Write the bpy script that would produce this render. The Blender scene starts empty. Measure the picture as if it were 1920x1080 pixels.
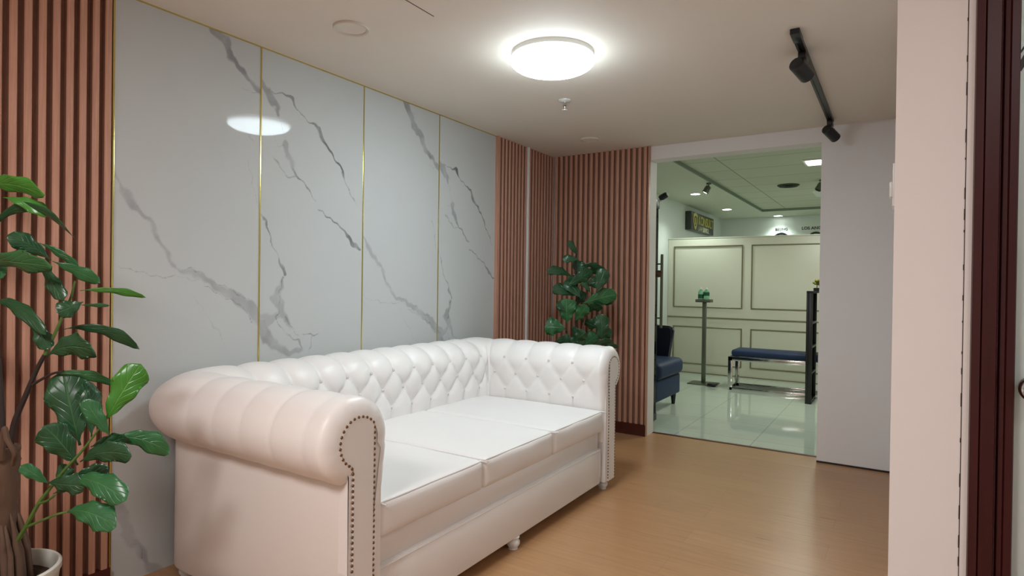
import bpy, bmesh, math, random
import numpy as np
from mathutils import Vector, Matrix, Euler, noise
PI = math.pi
SC = bpy.context.scene
COL = SC.collection
random.seed(7)

# ---------------------------------------------------------------- camera
CF, CYAW, CPITCH, CROLL = 1130.247, 0.5700825, -0.0066466, 0.0132678
CLOC = Vector((2.66581, -4.822714, 1.247628))
_f = Vector((-math.sin(CYAW)*math.cos(CPITCH), math.cos(CYAW)*math.cos(CPITCH), math.sin(CPITCH)))
_r0 = Vector((math.cos(CYAW), math.sin(CYAW), 0)); _u0 = _r0.cross(_f)
_R = math.cos(CROLL)*_r0 + math.sin(CROLL)*_u0
_U = -math.sin(CROLL)*_r0 + math.cos(CROLL)*_u0
cam = bpy.data.cameras.new('camera'); camo = bpy.data.objects.new('camera', cam); COL.objects.link(camo)
camo.matrix_world = Matrix(((_R.x, _U.x, -_f.x, CLOC.x), (_R.y, _U.y, -_f.y, CLOC.y), (_R.z, _U.z, -_f.z, CLOC.z), (0, 0, 0, 1)))
cam.sensor_width = 36; cam.lens = 36*CF/1920; cam.clip_start = 0.02; cam.clip_end = 60
SC.camera = camo

def ray(u, v):
    return _f + _R*((u-960)/CF) - _U*((v-540)/CF)
def at(u, v, depth):
    """real place of a photo measurement at a distance along the view"""
    return CLOC + ray(u, v)*depth
def hit(u, v, ax, val):
    d = ray(u, v); return CLOC + d*((val-CLOC[ax])/d[ax])

# ---------------------------------------------------------------- exposure, world, lights
SC.view_settings.view_transform = 'Standard'
SC.view_settings.look = 'None'
SC.view_settings.gamma = 1
SC.view_settings.use_curve_mapping = False
SC.view_settings.exposure = 0.0
w = bpy.data.worlds.new('world'); SC.world = w; w.use_nodes = True
w.node_tree.nodes['Background'].inputs[0].default_value = (0.8, 0.85, 0.9, 1)
w.node_tree.nodes['Background'].inputs[1].default_value = 0.05

def area(name, loc, size, power, color, shape='DISK', sy=None):
    l = bpy.data.lights.new(name, 'AREA'); l.shape = shape; l.size = size
    if sy: l.size_y = sy
    l.energy = power; l.color = color
    o = bpy.data.objects.new(name, l); COL.objects.link(o); o.location = loc
    return o
DOME_L = 56.0          # radiance of the dome diffusers
DOME_COL = (0.80, 0.94, 1.0)
# light inside the downlights of the office beyond the opening (each sits in its own can)
BACKLIGHT = (0.96, 1.0, 0.89)
# ceiling panel lights of the office beyond the opening plus added fill lamps in the unseen lobby behind the camera
area('office_panel_light', (1.95, 2.0, 2.555), 0.5, 33, BACKLIGHT, 'SQUARE')
area('office_panel_light', (1.95, 4.6, 2.555), 0.5, 25, BACKLIGHT, 'SQUARE')
area('lobby_fill_light', (1.5, -5.3, 2.375), 0.6, 48, (1.0, 0.965, 0.95), 'SQUARE')
area('lobby_fill_light', (3.5, -5.0, 2.375), 0.6, 9, (0.97, 0.98, 1.0), 'SQUARE')

# ---------------------------------------------------------------- materials
def lin(c):
    return tuple(((x/12.92) if x <= 0.04045 else ((x+0.055)/1.055)**2.4) for x in c)
def mat(name, col, rough=0.5, metal=0.0, spec=0.5, noise_amt=0.0, nscale=20.0, bump=0.0, bscale=120.0, emit=None, estr=0, coat=0, stretch=None):
    m = bpy.data.materials.new(name); m.use_nodes = True
    nt = m.node_tree; b = nt.nodes['Principled BSDF']
    c = (*lin(col), 1)
    b.inputs['Base Color'].default_value = c
    b.inputs['Roughness'].default_value = rough
    b.inputs['Metallic'].default_value = metal
    b.inputs['Specular IOR Level'].default_value = spec
    b.inputs['Coat Weight'].default_value = coat
    if emit:
        b.inputs['Emission Color'].default_value = (*emit, 1); b.inputs['Emission Strength'].default_value = estr
    tc = nt.nodes.new('ShaderNodeTexCoord'); mp = nt.nodes.new('ShaderNodeMapping')
    nt.links.new(tc.outputs['Object'], mp.inputs[0])
    if stretch: mp.inputs['Scale'].default_value = stretch
    nz = nt.nodes.new('ShaderNodeTexNoise'); nz.inputs['Scale'].default_value = nscale; nz.inputs['Detail'].default_value = 4
    nt.links.new(mp.outputs[0], nz.inputs[0])
    mx = nt.nodes.new('ShaderNodeMix'); mx.data_type = 'RGBA'
    k = noise_amt
    mx.inputs['A'].default_value = tuple(max(0, x*(1-k)) for x in c[:3]) + (1,)
    mx.inputs['B'].default_value = tuple(min(1, x*(1+k)) for x in c[:3]) + (1,)
    nt.links.new(nz.outputs[0], mx.inputs['Factor']); nt.links.new(mx.outputs['Result'], b.inputs['Base Color'])
    if bump:
        n2 = nt.nodes.new('ShaderNodeTexNoise'); n2.inputs['Scale'].default_value = bscale; n2.inputs['Detail'].default_value = 3
        nt.links.new(mp.outputs[0], n2.inputs[0])
        bp = nt.nodes.new('ShaderNodeBump'); bp.inputs['Strength'].default_value = bump; bp.inputs['Distance'].default_value = 0.002
        nt.links.new(n2.outputs[0], bp.inputs['Height']); nt.links.new(bp.outputs[0], b.inputs['Normal'])
    return m

M = {}
M['ceiling'] = mat('painted_ceiling', (.90, .865, .82), .75, noise_amt=.015, nscale=3, bump=.05)
M['wall'] = mat('painted_wall', (.90, .885, .88), .6, noise_amt=.02, nscale=4, bump=.08)
M['wall_office'] = mat('office_wall', (.86, .88, .86), .5, noise_amt=.02, nscale=4)
M['cream'] = mat('cream_panel', (.84, .83, .76), .35, noise_amt=.02, nscale=4)
M['moulding'] = mat('champagne_moulding', (.50, .48, .36), .35, metal=.3)
M['office_ceiling'] = mat('office_ceiling', (.80, .81, .74), .8, noise_amt=.02, nscale=6)
M['white'] = mat('white_plastic', (.88, .88, .87), .35)
M['dullwhite'] = mat('dull_plastic', (.82, .785, .74), .5)
M['black'] = mat('black_metal', (.07, .07, .08), .35)
M['brass'] = mat('brass_trim', (.83, .76, .47), .22, metal=.95)
M['steel'] = mat('polished_steel', (.80, .79, .77), .10, metal=1)
M['dulsteel'] = mat('brushed_steel', (.42, .44, .38), .35, metal=.7)
M['nail'] = mat('antique_brass_nail', (.50, .38, .27), .3, metal=.8)
M['leather'] = mat('white_leather', (.93, .915, .905), .40, noise_amt=.012, nscale=9, bump=.12, bscale=260)
M['button'] = mat('tuft_button_cover', (.84, .82, .80), .45)
M['blue'] = mat('blue_velvet', (.03, .14, .29), .6, noise_amt=.1, nscale=14, bump=.1, bscale=300)
M['navy'] = mat('navy_velvet', (.06, .07, .17), .6, noise_amt=.1, nscale=14)
M['mahog'] = mat('mahogany', (.23, .075, .08), .38, noise_amt=.35, nscale=9, stretch=(6, 6, .4), spec=.35)
M['basebd'] = mat('dark_baseboard', (.30, .12, .10), .35, noise_amt=.2, nscale=10)
M['shadowgap'] = mat('dark_floor_strip', (.16, .10, .08), .6)
M['bark'] = mat('bark', (.36, .27, .21), .9, noise_amt=.5, nscale=25, bump=1.0, bscale=50, stretch=(1, 1, .3))
M['twig'] = mat('dark_twig', (.16, .11, .09), .7, noise_amt=.3, nscale=30)
M['stem'] = mat('green_stem', (.30, .42, .18), .5, noise_amt=.2, nscale=30)
M['pot'] = mat('grey_white_pot', (.80, .80, .76), .35)
M['soil'] = mat('soil', (.24, .17, .12), .95, noise_amt=.6, nscale=60, bump=1, bscale=90)
M['gold'] = mat('gold_lettering', (.72, .68, .28), .35, metal=.4)
M['paleletter'] = mat('pale_lettering', (.62, .62, .50), .4)
M['signboard'] = mat('dark_signboard', (.20, .22, .20), .4)
M['vent'] = mat('dark_vent', (.20, .23, .18), .6)
M['lens'] = mat('lamp_lens', (.9, .95, .9), .3, emit=(.9, 1, .93), estr=16)
M['panel_lens'] = mat('panel_lens', (.9, .95, .9), .3, emit=(1, 1, .9), estr=2.2)
M['lobby_fill_lens'] = mat('lobby_fill_panel_lens', (.95, .9, .86), .3, emit=(1, .88, .82), estr=2)  # glow of the added fill panels in the unseen lobby
M['dome'] = mat('dome_diffuser', (.95, .95, .95), .3, emit=DOME_COL, estr=DOME_L)
def dome_profile(m):
    # the lamp board faces down: the diffuser is brightest underneath and dimmer round its rim
    nt = m.node_tree; b = nt.nodes['Principled BSDF']; g = nt.nodes.new('ShaderNodeNewGeometry'); s = nt.nodes.new('ShaderNodeSeparateXYZ')
    mr = nt.nodes.new('ShaderNodeMapRange'); nt.links.new(g.outputs['True Normal'], s.inputs[0]); nt.links.new(s.outputs[2], mr.inputs[0])
    mr.inputs[1].default_value = 0.0; mr.inputs[2].default_value = -.85; mr.inputs[3].default_value = DOME_L*.17; mr.inputs[4].default_value = DOME_L
    nt.links.new(mr.outputs[0], b.inputs['Emission Strength'])
dome_profile(M['dome'])
M['bottlegreen'] = mat('green_label', (.03, .30, .20), .4)
M['beige'] = mat('beige_item', (.62, .52, .38), .6)
M['plant2'] = mat('olive_ornament', (.45, .45, .12), .5, noise_amt=.4, nscale=60)
M['glassedge'] = mat('glass_edge', (.10, .13, .11), .3)
M['whitestrip'] = mat('white_corner_strip', (.93, .92, .92), .3)

def glass_mat(name, col, rough, trans=1.0, ior=1.45):
    m = mat(name, col, rough); b = m.node_tree.nodes['Principled BSDF']
    b.inputs['Transmission Weight'].default_value = trans; b.inputs['IOR'].default_value = ior
    return m
M['bottle'] = glass_mat('clear_green_plastic', (.62, .90, .75), .15, .6)
M['frost'] = glass_mat('frosted_glass', (.84, .88, .87), .5, .35)
def clear_glass():
    m = bpy.data.materials.new('clear_glass'); m.use_nodes = True; nt = m.node_tree
    for n in list(nt.nodes): nt.nodes.remove(n)
    o = nt.nodes.new('ShaderNodeOutputMaterial'); t = nt.nodes.new('ShaderNodeBsdfTransparent'); g = nt.nodes.new('ShaderNodeBsdfGlossy')
    g.inputs['Roughness'].default_value = .02; t.inputs[0].default_value = (.93, .97, .95, 1)
    mx = nt.nodes.new('ShaderNodeMixShader'); fr = nt.nodes.new('ShaderNodeFresnel'); fr.inputs[0].default_value = 1.3
    nt.links.new(fr.outputs[0], mx.inputs[0]); nt.links.new(t.outputs[0], mx.inputs[1]); nt.links.new(g.outputs[0], mx.inputs[2]); nt.links.new(mx.outputs[0], o.inputs[0])
    return m
M['glass'] = clear_glass()

def wood_slat(name, col, dark):
    m = mat(name, col, .42, noise_amt=.0); nt = m.node_tree; b = nt.nodes['Principled BSDF']
    tc = nt.nodes.new('ShaderNodeTexCoord'); mp = nt.nodes.new('ShaderNodeMapping'); mp.inputs['Scale'].default_value = (26, 26, .9)
    nz = nt.nodes.new('ShaderNodeTexNoise'); nz.inputs['Scale'].default_value = 5; nz.inputs['Detail'].default_value = 7; nz.inputs['Roughness'].default_value = .65
    r = nt.nodes.new('ShaderNodeValToRGB'); r.color_ramp.elements[0].position = .3; r.color_ramp.elements[1].position = .72
    r.color_ramp.elements[0].color = (*lin(dark), 1); r.color_ramp.elements[1].color = (*lin(col), 1)
    nt.links.new(tc.outputs['Object'], mp.inputs[0]); nt.links.new(mp.outputs[0], nz.inputs[0]); nt.links.new(nz.outputs[0], r.inputs[0])
    nt.links.new(r.outputs[0], b.inputs['Base Color'])
    return m
M['groove'] = mat('slat_backing_groove_shade', (.52, .365, .295), .6, noise_amt=.15, nscale=20)  # backing brown, also painted on the rib sides as groove shade
M['slat'] = wood_slat('walnut_slat', (.79, .60, .51), (.69, .50, .42))

def floor_wood():
    m = mat('oak_laminate', (.66, .46, .31), .28); nt = m.node_tree; b = nt.nodes['Principled BSDF']
    tc = nt.nodes.new('ShaderNodeTexCoord')
    mp = nt.nodes.new('ShaderNodeMapping'); mp.inputs['Rotation'].default_value = (0, 0, 0)
    nt.links.new(tc.outputs['Object'], mp.inputs[0])
    br = nt.nodes.new('ShaderNodeTexBrick'); br.inputs['Scale'].default_value = 1; br.inputs['Brick Width'].default_value = 1.2; br.inputs['Row Height'].default_value = .19
    br.inputs['Mortar Size'].default_value = .0012; br.inputs['Mortar Smooth'].default_value = .3
    br.inputs['Color1'].default_value = (*lin((.70, .53, .375)), 1); br.inputs['Color2'].default_value = (*lin((.675, .505, .355)), 1); br.inputs['Mortar'].default_value = (*lin((.62, .455, .315)), 1)
    nt.links.new(mp.outputs[0], br.inputs[0])
    m2 = nt.nodes.new('ShaderNodeMapping'); m2.inputs['Scale'].default_value = (2.2, 30, 1)
    nt.links.new(tc.outputs['Object'], m2.inputs[0])
    nz = nt.nodes.new('ShaderNodeTexNoise'); nz.inputs['Scale'].default_value = 1.6; nz.inputs['Detail'].default_value = 6
    nt.links.new(m2.outputs[0], nz.inputs[0])
    mr = nt.nodes.new('ShaderNodeMapRange'); mr.inputs[1].default_value = .3; mr.inputs[2].default_value = .7; mr.inputs[3].default_value = .88; mr.inputs[4].default_value = 1.08
    nt.links.new(nz.outputs[0], mr.inputs[0])
    mu = nt.nodes.new('ShaderNodeMix'); mu.data_type = 'RGBA'; mu.blend_type = 'MULTIPLY'; mu.inputs['Factor'].default_value = 1
    nt.links.new(br.outputs[0], mu.inputs['A']); nt.links.new(mr.outputs[0], mu.inputs['B'])
    nt.links.new(mu.outputs['Result'], b.inputs['Base Color'])
    rr = nt.nodes.new('ShaderNodeMapRange'); rr.inputs[3].default_value = .24; rr.inputs[4].default_value = .36
    nt.links.new(nz.outputs[0], rr.inputs[0]); nt.links.new(rr.outputs[0], b.inputs['Roughness'])
    return m
M['floor'] = floor_wood()
def tile_mat(name, c1, mortar, size, rough, off=(0, 0, 0), msz=.003, bw=None):
    m = mat(name, c1, rough); nt = m.node_tree; b = nt.nodes['Principled BSDF']
    tc = nt.nodes.new('ShaderNodeTexCoord'); mp = nt.nodes.new('ShaderNodeMapping'); mp.inputs['Location'].default_value = off
    br = nt.nodes.new('ShaderNodeTexBrick'); br.offset = 0; br.inputs['Scale'].default_value = 1; br.inputs['Brick Width'].default_value = bw or size; br.inputs['Row Height'].default_value = size
    br.inputs['Mortar Size'].default_value = msz; br.inputs['Color1'].default_value = (*lin(c1), 1); br.inputs['Color2'].default_value = (*lin(tuple(x*.985 for x in c1)), 1)
    br.inputs['Mortar'].default_value = (*lin(mortar), 1)
    nt.links.new(tc.outputs['Object'], mp.inputs[0]); nt.links.new(mp.outputs[0], br.inputs[0]); nt.links.new(br.outputs[0], b.inputs['Base Color'])
    return m
M['tile'] = tile_mat('glossy_floor_tile', (.74, .78, .73), (.62, .65, .60), .6, .06, (.1, .22, 0))
M['gridceil'] = tile_mat('ceiling_grid_tile', (.78, .79, .71), (.55, .57, .50), .6, .8, (.15, .1, 0), .007, 1.2)

def marble_mat():
    m = mat('veined_marble_sheet', (.80, .80, .80), .035, spec=.13, noise_amt=0); nt = m.node_tree; b = nt.nodes['Principled BSDF']
    def N(t, **k):
        n = nt.nodes.new(t)
        for a, v in k.items(): setattr(n, a, v)
        return n
    L = nt.links.new
    tc = N('ShaderNodeTexCoord')
    ab = N('ShaderNodeAttribute', attribute_name='band'); ac = N('ShaderNodeAttribute', attribute_name='crack')
    db = N('ShaderNodeAttribute', attribute_name='bandd'); dc = N('ShaderNodeAttribute', attribute_name='crackd')
    def nz(s, d=5):
        n = N('ShaderNodeTexNoise'); n.inputs['Scale'].default_value = s; n.inputs['Detail'].default_value = d; L(tc.outputs['Object'], n.inputs[0]); return n
    def math_(op, a, bb, clamp=False):
        n = N('ShaderNodeMath', operation=op, use_clamp=clamp)
        for i, x in enumerate((a, bb)):
            if isinstance(x, (int, float)): n.inputs[i].default_value = x
            else: L(x, n.inputs[i])
        return n.outputs[0]
    n1 = nz(26).outputs[0]; n2 = nz(70).outputs[0]; n3 = nz(9, 6).outputs[0]
    wob = math_('MULTIPLY', math_('SUBTRACT', n1, .5), .022)
    dB = math_('ADD', ab.outputs['Fac'], wob)
    mb = N('ShaderNodeMapRange', interpolation_type='SMOOTHSTEP'); L(dB, mb.inputs[0]); mb.inputs[1].default_value = .006; mb.inputs[2].default_value = -.010; mb.inputs[3].default_value = 0; mb.inputs[4].default_value = 1
    tex = N('ShaderNodeMapRange'); L(n3, tex.inputs[0]); tex.inputs[1].default_value = .35; tex.inputs[2].default_value = .65; tex.inputs[3].default_value = .45; tex.inputs[4].default_value = 1
    fB = math_('MULTIPLY', math_('MULTIPLY', mb.outputs[0], db.outputs['Fac']), tex.outputs[0], True)
    wc = math_('MULTIPLY', math_('SUBTRACT', n2, .5), .006)
    dC = math_('ADD', ac.outputs['Fac'], wc)
    mc = N('ShaderNodeMapRange', interpolation_type='SMOOTHSTEP'); L(dC, mc.inputs[0]); mc.inputs[1].default_value = .003; mc.inputs[2].default_value = -.003; mc.inputs[3].default_value = 0; mc.inputs[4].default_value = 1
    fC = math_('MULTIPLY', math_('MULTIPLY', mc.outputs[0], dc.outputs['Fac']), tex.outputs[0], True)
    base = N('ShaderNodeMix', data_type='RGBA'); base.inputs['A'].default_value = (*lin((.765, .775, .770)), 1); base.inputs['B'].default_value = (*lin((.735, .745, .742)), 1); L(nz(2.2, 3).outputs[0], base.inputs['Factor'])
    x1 = N('ShaderNodeMix', data_type='RGBA'); L(base.outputs['Result'], x1.inputs['A']); x1.inputs['B'].default_value = (*lin((.47, .455, .475)), 1); L(fB, x1.inputs['Factor'])
    x2 = N('ShaderNodeMix', data_type='RGBA'); L(x1.outputs['Result'], x2.inputs['A']); x2.inputs['B'].default_value = (*lin((.36, .35, .37)), 1); L(fC, x2.inputs['Factor'])
    L(x2.outputs['Result'], b.inputs['Base Color'])
    return m
M['marble'] = marble_mat()

def leaf_mat(name, c1, c2, vein):
    m = mat(name, c1, .32); nt = m.node_tree; b = nt.nodes['Principled BSDF']; L = nt.links.new
    uv = nt.nodes.new('ShaderNodeUVMap'); sx = nt.nodes.new('ShaderNodeSeparateXYZ'); L(uv.outputs[0], sx.inputs[0])
    def math_(op, a, bb=0, clamp=False):
        n = nt.nodes.new('ShaderNodeMath'); n.operation = op; n.use_clamp = clamp
        for i, x in enumerate((a, bb)):
            if isinstance(x, (int, float)): n.inputs[i].default_value = x
            else: L(x, n.inputs[i])
        return n.outputs[0]
    a = math_('ABSOLUTE', math_('SUBTRACT', sx.outputs[0], .5))
    mid = math_('SUBTRACT', 1, math_('MULTIPLY', a, 28), True)
    ph = math_('SUBTRACT', math_('MULTIPLY', sx.outputs[1], 7), math_('MULTIPLY', a, 4.5))
    fr = math_('ABSOLUTE', math_('SUBTRACT', math_('FRACT', ph), .5))
    side = math_('SUBTRACT', 1, math_('MULTIPLY', fr, 9), True)
    v = math_('MAXIMUM', mid, math_('MULTIPLY', side, .55), True)
    nz = nt.nodes.new('ShaderNodeTexNoise'); nz.inputs['Scale'].default_value = 18; tc = nt.nodes.new('ShaderNodeTexCoord'); L(tc.outputs['Object'], nz.inputs[0])
    m1 = nt.nodes.new('ShaderNodeMix'); m1.data_type = 'RGBA'; m1.inputs['A'].default_value = (*lin(c1), 1); m1.inputs['B'].default_value = (*lin(c2), 1); L(nz.outputs[0], m1.inputs['Factor'])
    m2 = nt.nodes.new('ShaderNodeMix'); m2.data_type = 'RGBA'; L(m1.outputs['Result'], m2.inputs['A']); m2.inputs['B'].default_value = (*lin(vein), 1); L(math_('MULTIPLY', v, .6), m2.inputs['Factor'])
    L(m2.outputs['Result'], b.inputs['Base Color'])
    bp = nt.nodes.new('ShaderNodeBump'); bp.inputs['Strength'].default_value = .6; bp.inputs['Distance'].default_value = -.003; L(v, bp.inputs['Height']); L(bp.outputs[0], b.inputs['Normal'])
    return m
M['leaf'] = leaf_mat('dark_leaf', (.09, .24, .13), (.13, .31, .18), (.30, .48, .30))
M['leafmid'] = leaf_mat('mid_leaf', (.13, .34, .18), (.18, .42, .24), (.38, .58, .36))
M['leafbright'] = leaf_mat('bright_leaf', (.20, .45, .14), (.26, .52, .16), (.45, .68, .32))

# ---------------------------------------------------------------- helpers
def mk(name, verts, faces, m, parent=None, smooth=False, loc=None):
    me = bpy.data.meshes.new(name); me.from_pydata([tuple(v) for v in verts], [], faces); me.update()
    if m: me.materials.append(m)
    if smooth: me.polygons.foreach_set('use_smooth', [True]*len(me.polygons))
    o = bpy.data.objects.new(name, me); COL.objects.link(o)
    if parent: o.parent = parent
    if loc: o.location = loc
    return o
def fromb(name, bm, m, parent=None, smooth=False, loc=None, autosmooth=False):
    bmesh.ops.recalc_face_normals(bm, faces=bm.faces)
    me = bpy.data.meshes.new(name); bm.to_mesh(me); bm.free()
    if m: me.materials.append(m)
    if smooth: me.polygons.foreach_set('use_smooth', [True]*len(me.polygons))
    if autosmooth:
        me.polygons.foreach_set('use_smooth', [True]*len(me.polygons))
        try: me.set_sharp_from_angle(angle=math.radians(38))
        except Exception: pass
    o = bpy.data.objects.new(name, me); COL.objects.link(o)
    if parent: o.parent = parent
    if loc: o.location = loc
    return o
def empty(name, loc=(0, 0, 0), rz=0):
    o = bpy.data.objects.new(name, None); COL.objects.link(o); o.location = loc; o.rotation_euler = (0, 0, rz); o.empty_display_size = .1
    return o
def tag(o, label, cat, group=None, kind=None):
    o['label'] = label; o['category'] = cat
    if group: o['group'] = group
    if kind: o['kind'] = kind
    return o
def struct(o):
    o['kind'] = 'structure'; return o
def box(bm, x0, x1, y0, y1, z0, z1, bev=0, seg=2):
    r = bmesh.ops.create_cube(bm, size=1)
    vs = r['verts']
    for v in vs:
        v.co = Vector((x0+(v.co.x+.5)*(x1-x0), y0+(v.co.y+.5)*(y1-y0), z0+(v.co.z+.5)*(z1-z0)))
    if bev:
        es = list({e for v in vs for e in v.link_edges})
        bmesh.ops.bevel(bm, geom=es, offset=bev, segments=seg, affect='EDGES', profile=.5)
def bx(name, b, m, parent=None, bev=0, seg=2, loc=None):
    bm = bmesh.new(); box(bm, *b, bev=bev, seg=seg)
    return fromb(name, bm, m, parent, autosmooth=bool(bev), loc=loc)
def lathe(bm, prof, n=32, c=(0, 0, 0), axis=None, cap=True):
    """prof: list of (r, z). axis: optional rotation matrix"""
    rings = []
    for r, z in prof:
        ring = []
        for i in range(n):
            a = 2*PI*i/n; p = Vector((max(r, 1e-5)*math.cos(a), max(r, 1e-5)*math.sin(a), z))
            if axis is not None: p = axis @ p
            ring.append(bm.verts.new(p+Vector(c)))
        rings.append(ring)
    for a, b in zip(rings, rings[1:]):
        for i in range(n):
            bm.faces.new((a[i], a[(i+1) % n], b[(i+1) % n], b[i]))
    if cap:
        for rg in (rings[0], rings[-1]):
            try: bm.faces.new(rg)
            except Exception: pass
def lath(name, prof, m, parent=None, n=32, c=(0, 0, 0), axis=None, loc=None):
    bm = bmesh.new(); lathe(bm, prof, n, c, axis); return fromb(name, bm, m, parent, autosmooth=True, loc=loc)
def tube(bm, pts, rad, n=8, cap=True):
    pts = [Vector(p) for p in pts]
    rings = []; prev = None
    for i, p in enumerate(pts):
        t = (pts[min(i+1, len(pts)-1)]-pts[max(i-1, 0)]).normalized()
        if prev is None:
            ref = Vector((0, 0, 1)) if abs(t.z) < .9 else Vector((1, 0, 0)); a = t.cross(ref).normalized()
        else:
            a = (prev-t*prev.dot(t)).normalized()
        prev = a; b = t.cross(a); r = rad[i] if isinstance(rad, (list, tuple)) else rad
        rings.append([bm.verts.new(p+(a*math.cos(2*PI*k/n)+b*math.sin(2*PI*k/n))*r) for k in range(n)])
    for a, b in zip(rings, rings[1:]):
        for i in range(n): bm.faces.new((a[i], a[(i+1) % n], b[(i+1) % n], b[i]))
    if cap:
        bm.faces.new(rings[0]); bm.faces.new(rings[-1])
def tub(name, pts, rad, m, parent=None, n=10, loc=None):
    bm = bmesh.new(); tube(bm, pts, rad, n); return fromb(name, bm, m, parent, autosmooth=True, loc=loc)
def spline(pts, k=6):
    """Catmull-Rom through points"""
    P = [Vector(p) for p in pts]; P = [2*P[0]-P[1]]+P+[2*P[-1]-P[-2]]; out = []
    for i in range(1, len(P)-2):
        for j in range(k):
            t = j/k; a, b, c, d = P[i-1:i+3]
            out.append(.5*((2*b)+(c-a)*t+(2*a-5*b+4*c-d)*t*t+(3*b-a-3*c+d)*t**3))
    out.append(P[-2]); return out
def text_obj(name, s, size, m, parent, loc, rot, ext=.002, align='LEFT', bold=0.0):
    cu = bpy.data.curves.new(name, 'FONT'); cu.body = s; cu.size = size; cu.extrude = ext; cu.align_x = align; cu.offset = bold
    t = bpy.data.objects.new(name, cu); COL.objects.link(t)
    dg = bpy.context.evaluated_depsgraph_get(); me = bpy.data.meshes.new_from_object(t.evaluated_get(dg))
    bpy.data.objects.remove(t); me.name = name; me.materials.clear(); me.materials.append(m)
    o = bpy.data.objects.new(name, me); COL.objects.link(o); o.location = loc; o.rotation_euler = rot
    if parent: o.parent = parent
    return o

# ================================================================ ROOM SHELL
H = 2.4; HO = 2.54; YT = .15        # ceiling heights, wall thickness of the opening
XJ0, XJ1, ZL = .924, 2.188, 2.292  # opening in the back wall
struct(bx('floor', (-.1, 6.0, -7.1, YT, -.1, 0), M['floor']))
struct(bx('floor_office', (-1.2, 4.2, YT, 7.0, -.1, 0.0), M['tile']))
# ceiling with the access hatch cut as a narrow slot
struct(bx('ceiling', (-.1, 6.0, -7.1, 0, H, H+.1), M['ceiling']))
struct(bx('wall_left', (-.1, 0, -7.1, 0, 0, H), M['wall']))
struct(bx('wall_behind', (-.1, 6.0, -7.2, -7.1, 0, H), M['wall']))
struct(bx('wall_outer', (4.4, 4.5, -7.1, 0, 0, H), M['wall']))
bm = bmesh.new()
box(bm, -.1, XJ0, 0, YT, 0, HO+.12); box(bm, XJ0, XJ1, 0, YT, ZL, HO+.12); box(bm, XJ1, 6.0, 0, YT, 0, HO+.12)
struct(fromb('wall_back', bm, M['wall']))
# right hand wall: the thick block between this room and the glass door
XR, YN = 2.655, -3.2
bm = bmesh.new()
box(bm, XR, 2.785, YN, 0, 0, H)
struct(fromb('wall_right', bm, M['wall'], autosmooth=True))
struct(bx('wall_door_side', (3.78, 4.4, YN, YN+.13, 0, H), M['wall']))
struct(bx('wall_over_door', (2.785, 3.78, YN, YN+.13, 2.25, H), M['wall']))
# paint-chipped seam beside the door casing
bm = bmesh.new()
rs = random.Random(5); z = .05
box(bm, 2.7835, 2.7850, YN-.0012, YN, .0, H)
while z < 2.38:
    hh = rs.uniform(.004, .03); box(bm, 2.7825, 2.7825+rs.uniform(.002, .0040), YN-.0022, YN, z, z+hh); z += hh+rs.uniform(.02, .09)
struct(fromb('trim_1', bm, M['shadowgap']))
bm = bmesh.new(); box(bm, 2.785, 2.7965, YN-.006, YN+.02, 0, H)
struct(fromb('trim_2', bm, M['wall']))
# strips at the foot of the white walls and skirting under the slats
struct(bx('baseboard_back', (XJ1, XR, -.006, 0, 0, .012), M['shadowgap']))
struct(bx('baseboard_slats', (.03, XJ0-.004, -.034, 0, 0, .095), M['basebd']))
struct(bx('baseboard_left', (.0, .034, -4.9, -3.661, 0, .095), M['basebd']))
struct(bx('trim_threshold', (XJ0, XJ1, YT-.02, YT+.012, 0, .004), M['basebd']))
# hatch seam in the ceiling
hx0, hx1, hy1, hy0 = .957, 1.56, -2.815, -3.42
bm = bmesh.new()
box(bm, hx0, hx0+.005, hy0, hy1, H-.002, H+.001); box(bm, hx0, hx1, hy0, hy0+.004, H-.002, H+.001); box(bm, hx1-.003, hx1, hy0, hy1, H-.002, H+.001)
hs = fromb('hatch_seam', bm, M['basebd'])
ht = empty('ceiling_hatch', ((hx0+hx1)/2, (hy0+hy1)/2, H)); tag(ht, 'square access hatch flush in the beige ceiling, its edge a thin dark line', 'hatch')
hs.parent = ht; hs.location = (-ht.location[0], -ht.location[1], -H)
hp = bx('hatch_panel', (-(hx1-hx0)/2+.005, (hx1-hx0)/2-.004, -(hy1-hy0)/2+.004, (hy1-hy0)/2, -.0012, 0), M['ceiling'], ht)

# glass door at the right: mahogany casing, stile, frosted pane, knob
dr = struct(empty('door_1', (2.7965, YN, 0)))
def casing(name, x0, x1, y0, y1, grooves, par):
    # moulded upright: profile across x, extruded in z
    pr = [(x0, 0)]
    for gx, gy in grooves: pr.append((gx, gy))
    pr.append((x1, 0))
    vs = []; fs = []; n = len(pr)
    for zz in (0, 2.25):
        for px, py in pr: vs.append((px, y0-py, zz))
        vs.append((x1, y1, zz)); vs.append((x0, y1, zz))
    k = n+2
    for i in range(k): fs.append((i, (i+1) % k, k+(i+1) % k, k+i))
    fs.append(tuple(range(k))[::-1]); fs.append(tuple(range(k, 2*k)))
    return mk(name, vs, fs, M['mahog'], par)
casing('door_frame', 0, .046, -.01, .12, [(.001, .012), (.0155, .013), (.017, .008), (.0185, .013), (.042, .010), (.044, .002)], dr)
bx('door_stop', (.02, .060, .030, .12, 0, 2.25), M['mahog'], dr)
casing('stile', .0475, .076, .0, .045, [(.0505, .004), (.058, .0045), (.060, .0015), (.0615, .004), (.074, .003)], dr)
casing('stile', .90, .976, .0, .045, [(.901, .004), (.97, .004)], dr)
casing('door_frame', .98, 1.03, -.01, .12, [(.981, .012), (1.02, .012)], dr)
bx('top_rail', (.0495, .976, .0, .045, 2.17, 2.245), M['mahog'], dr, bev=.002)
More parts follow.
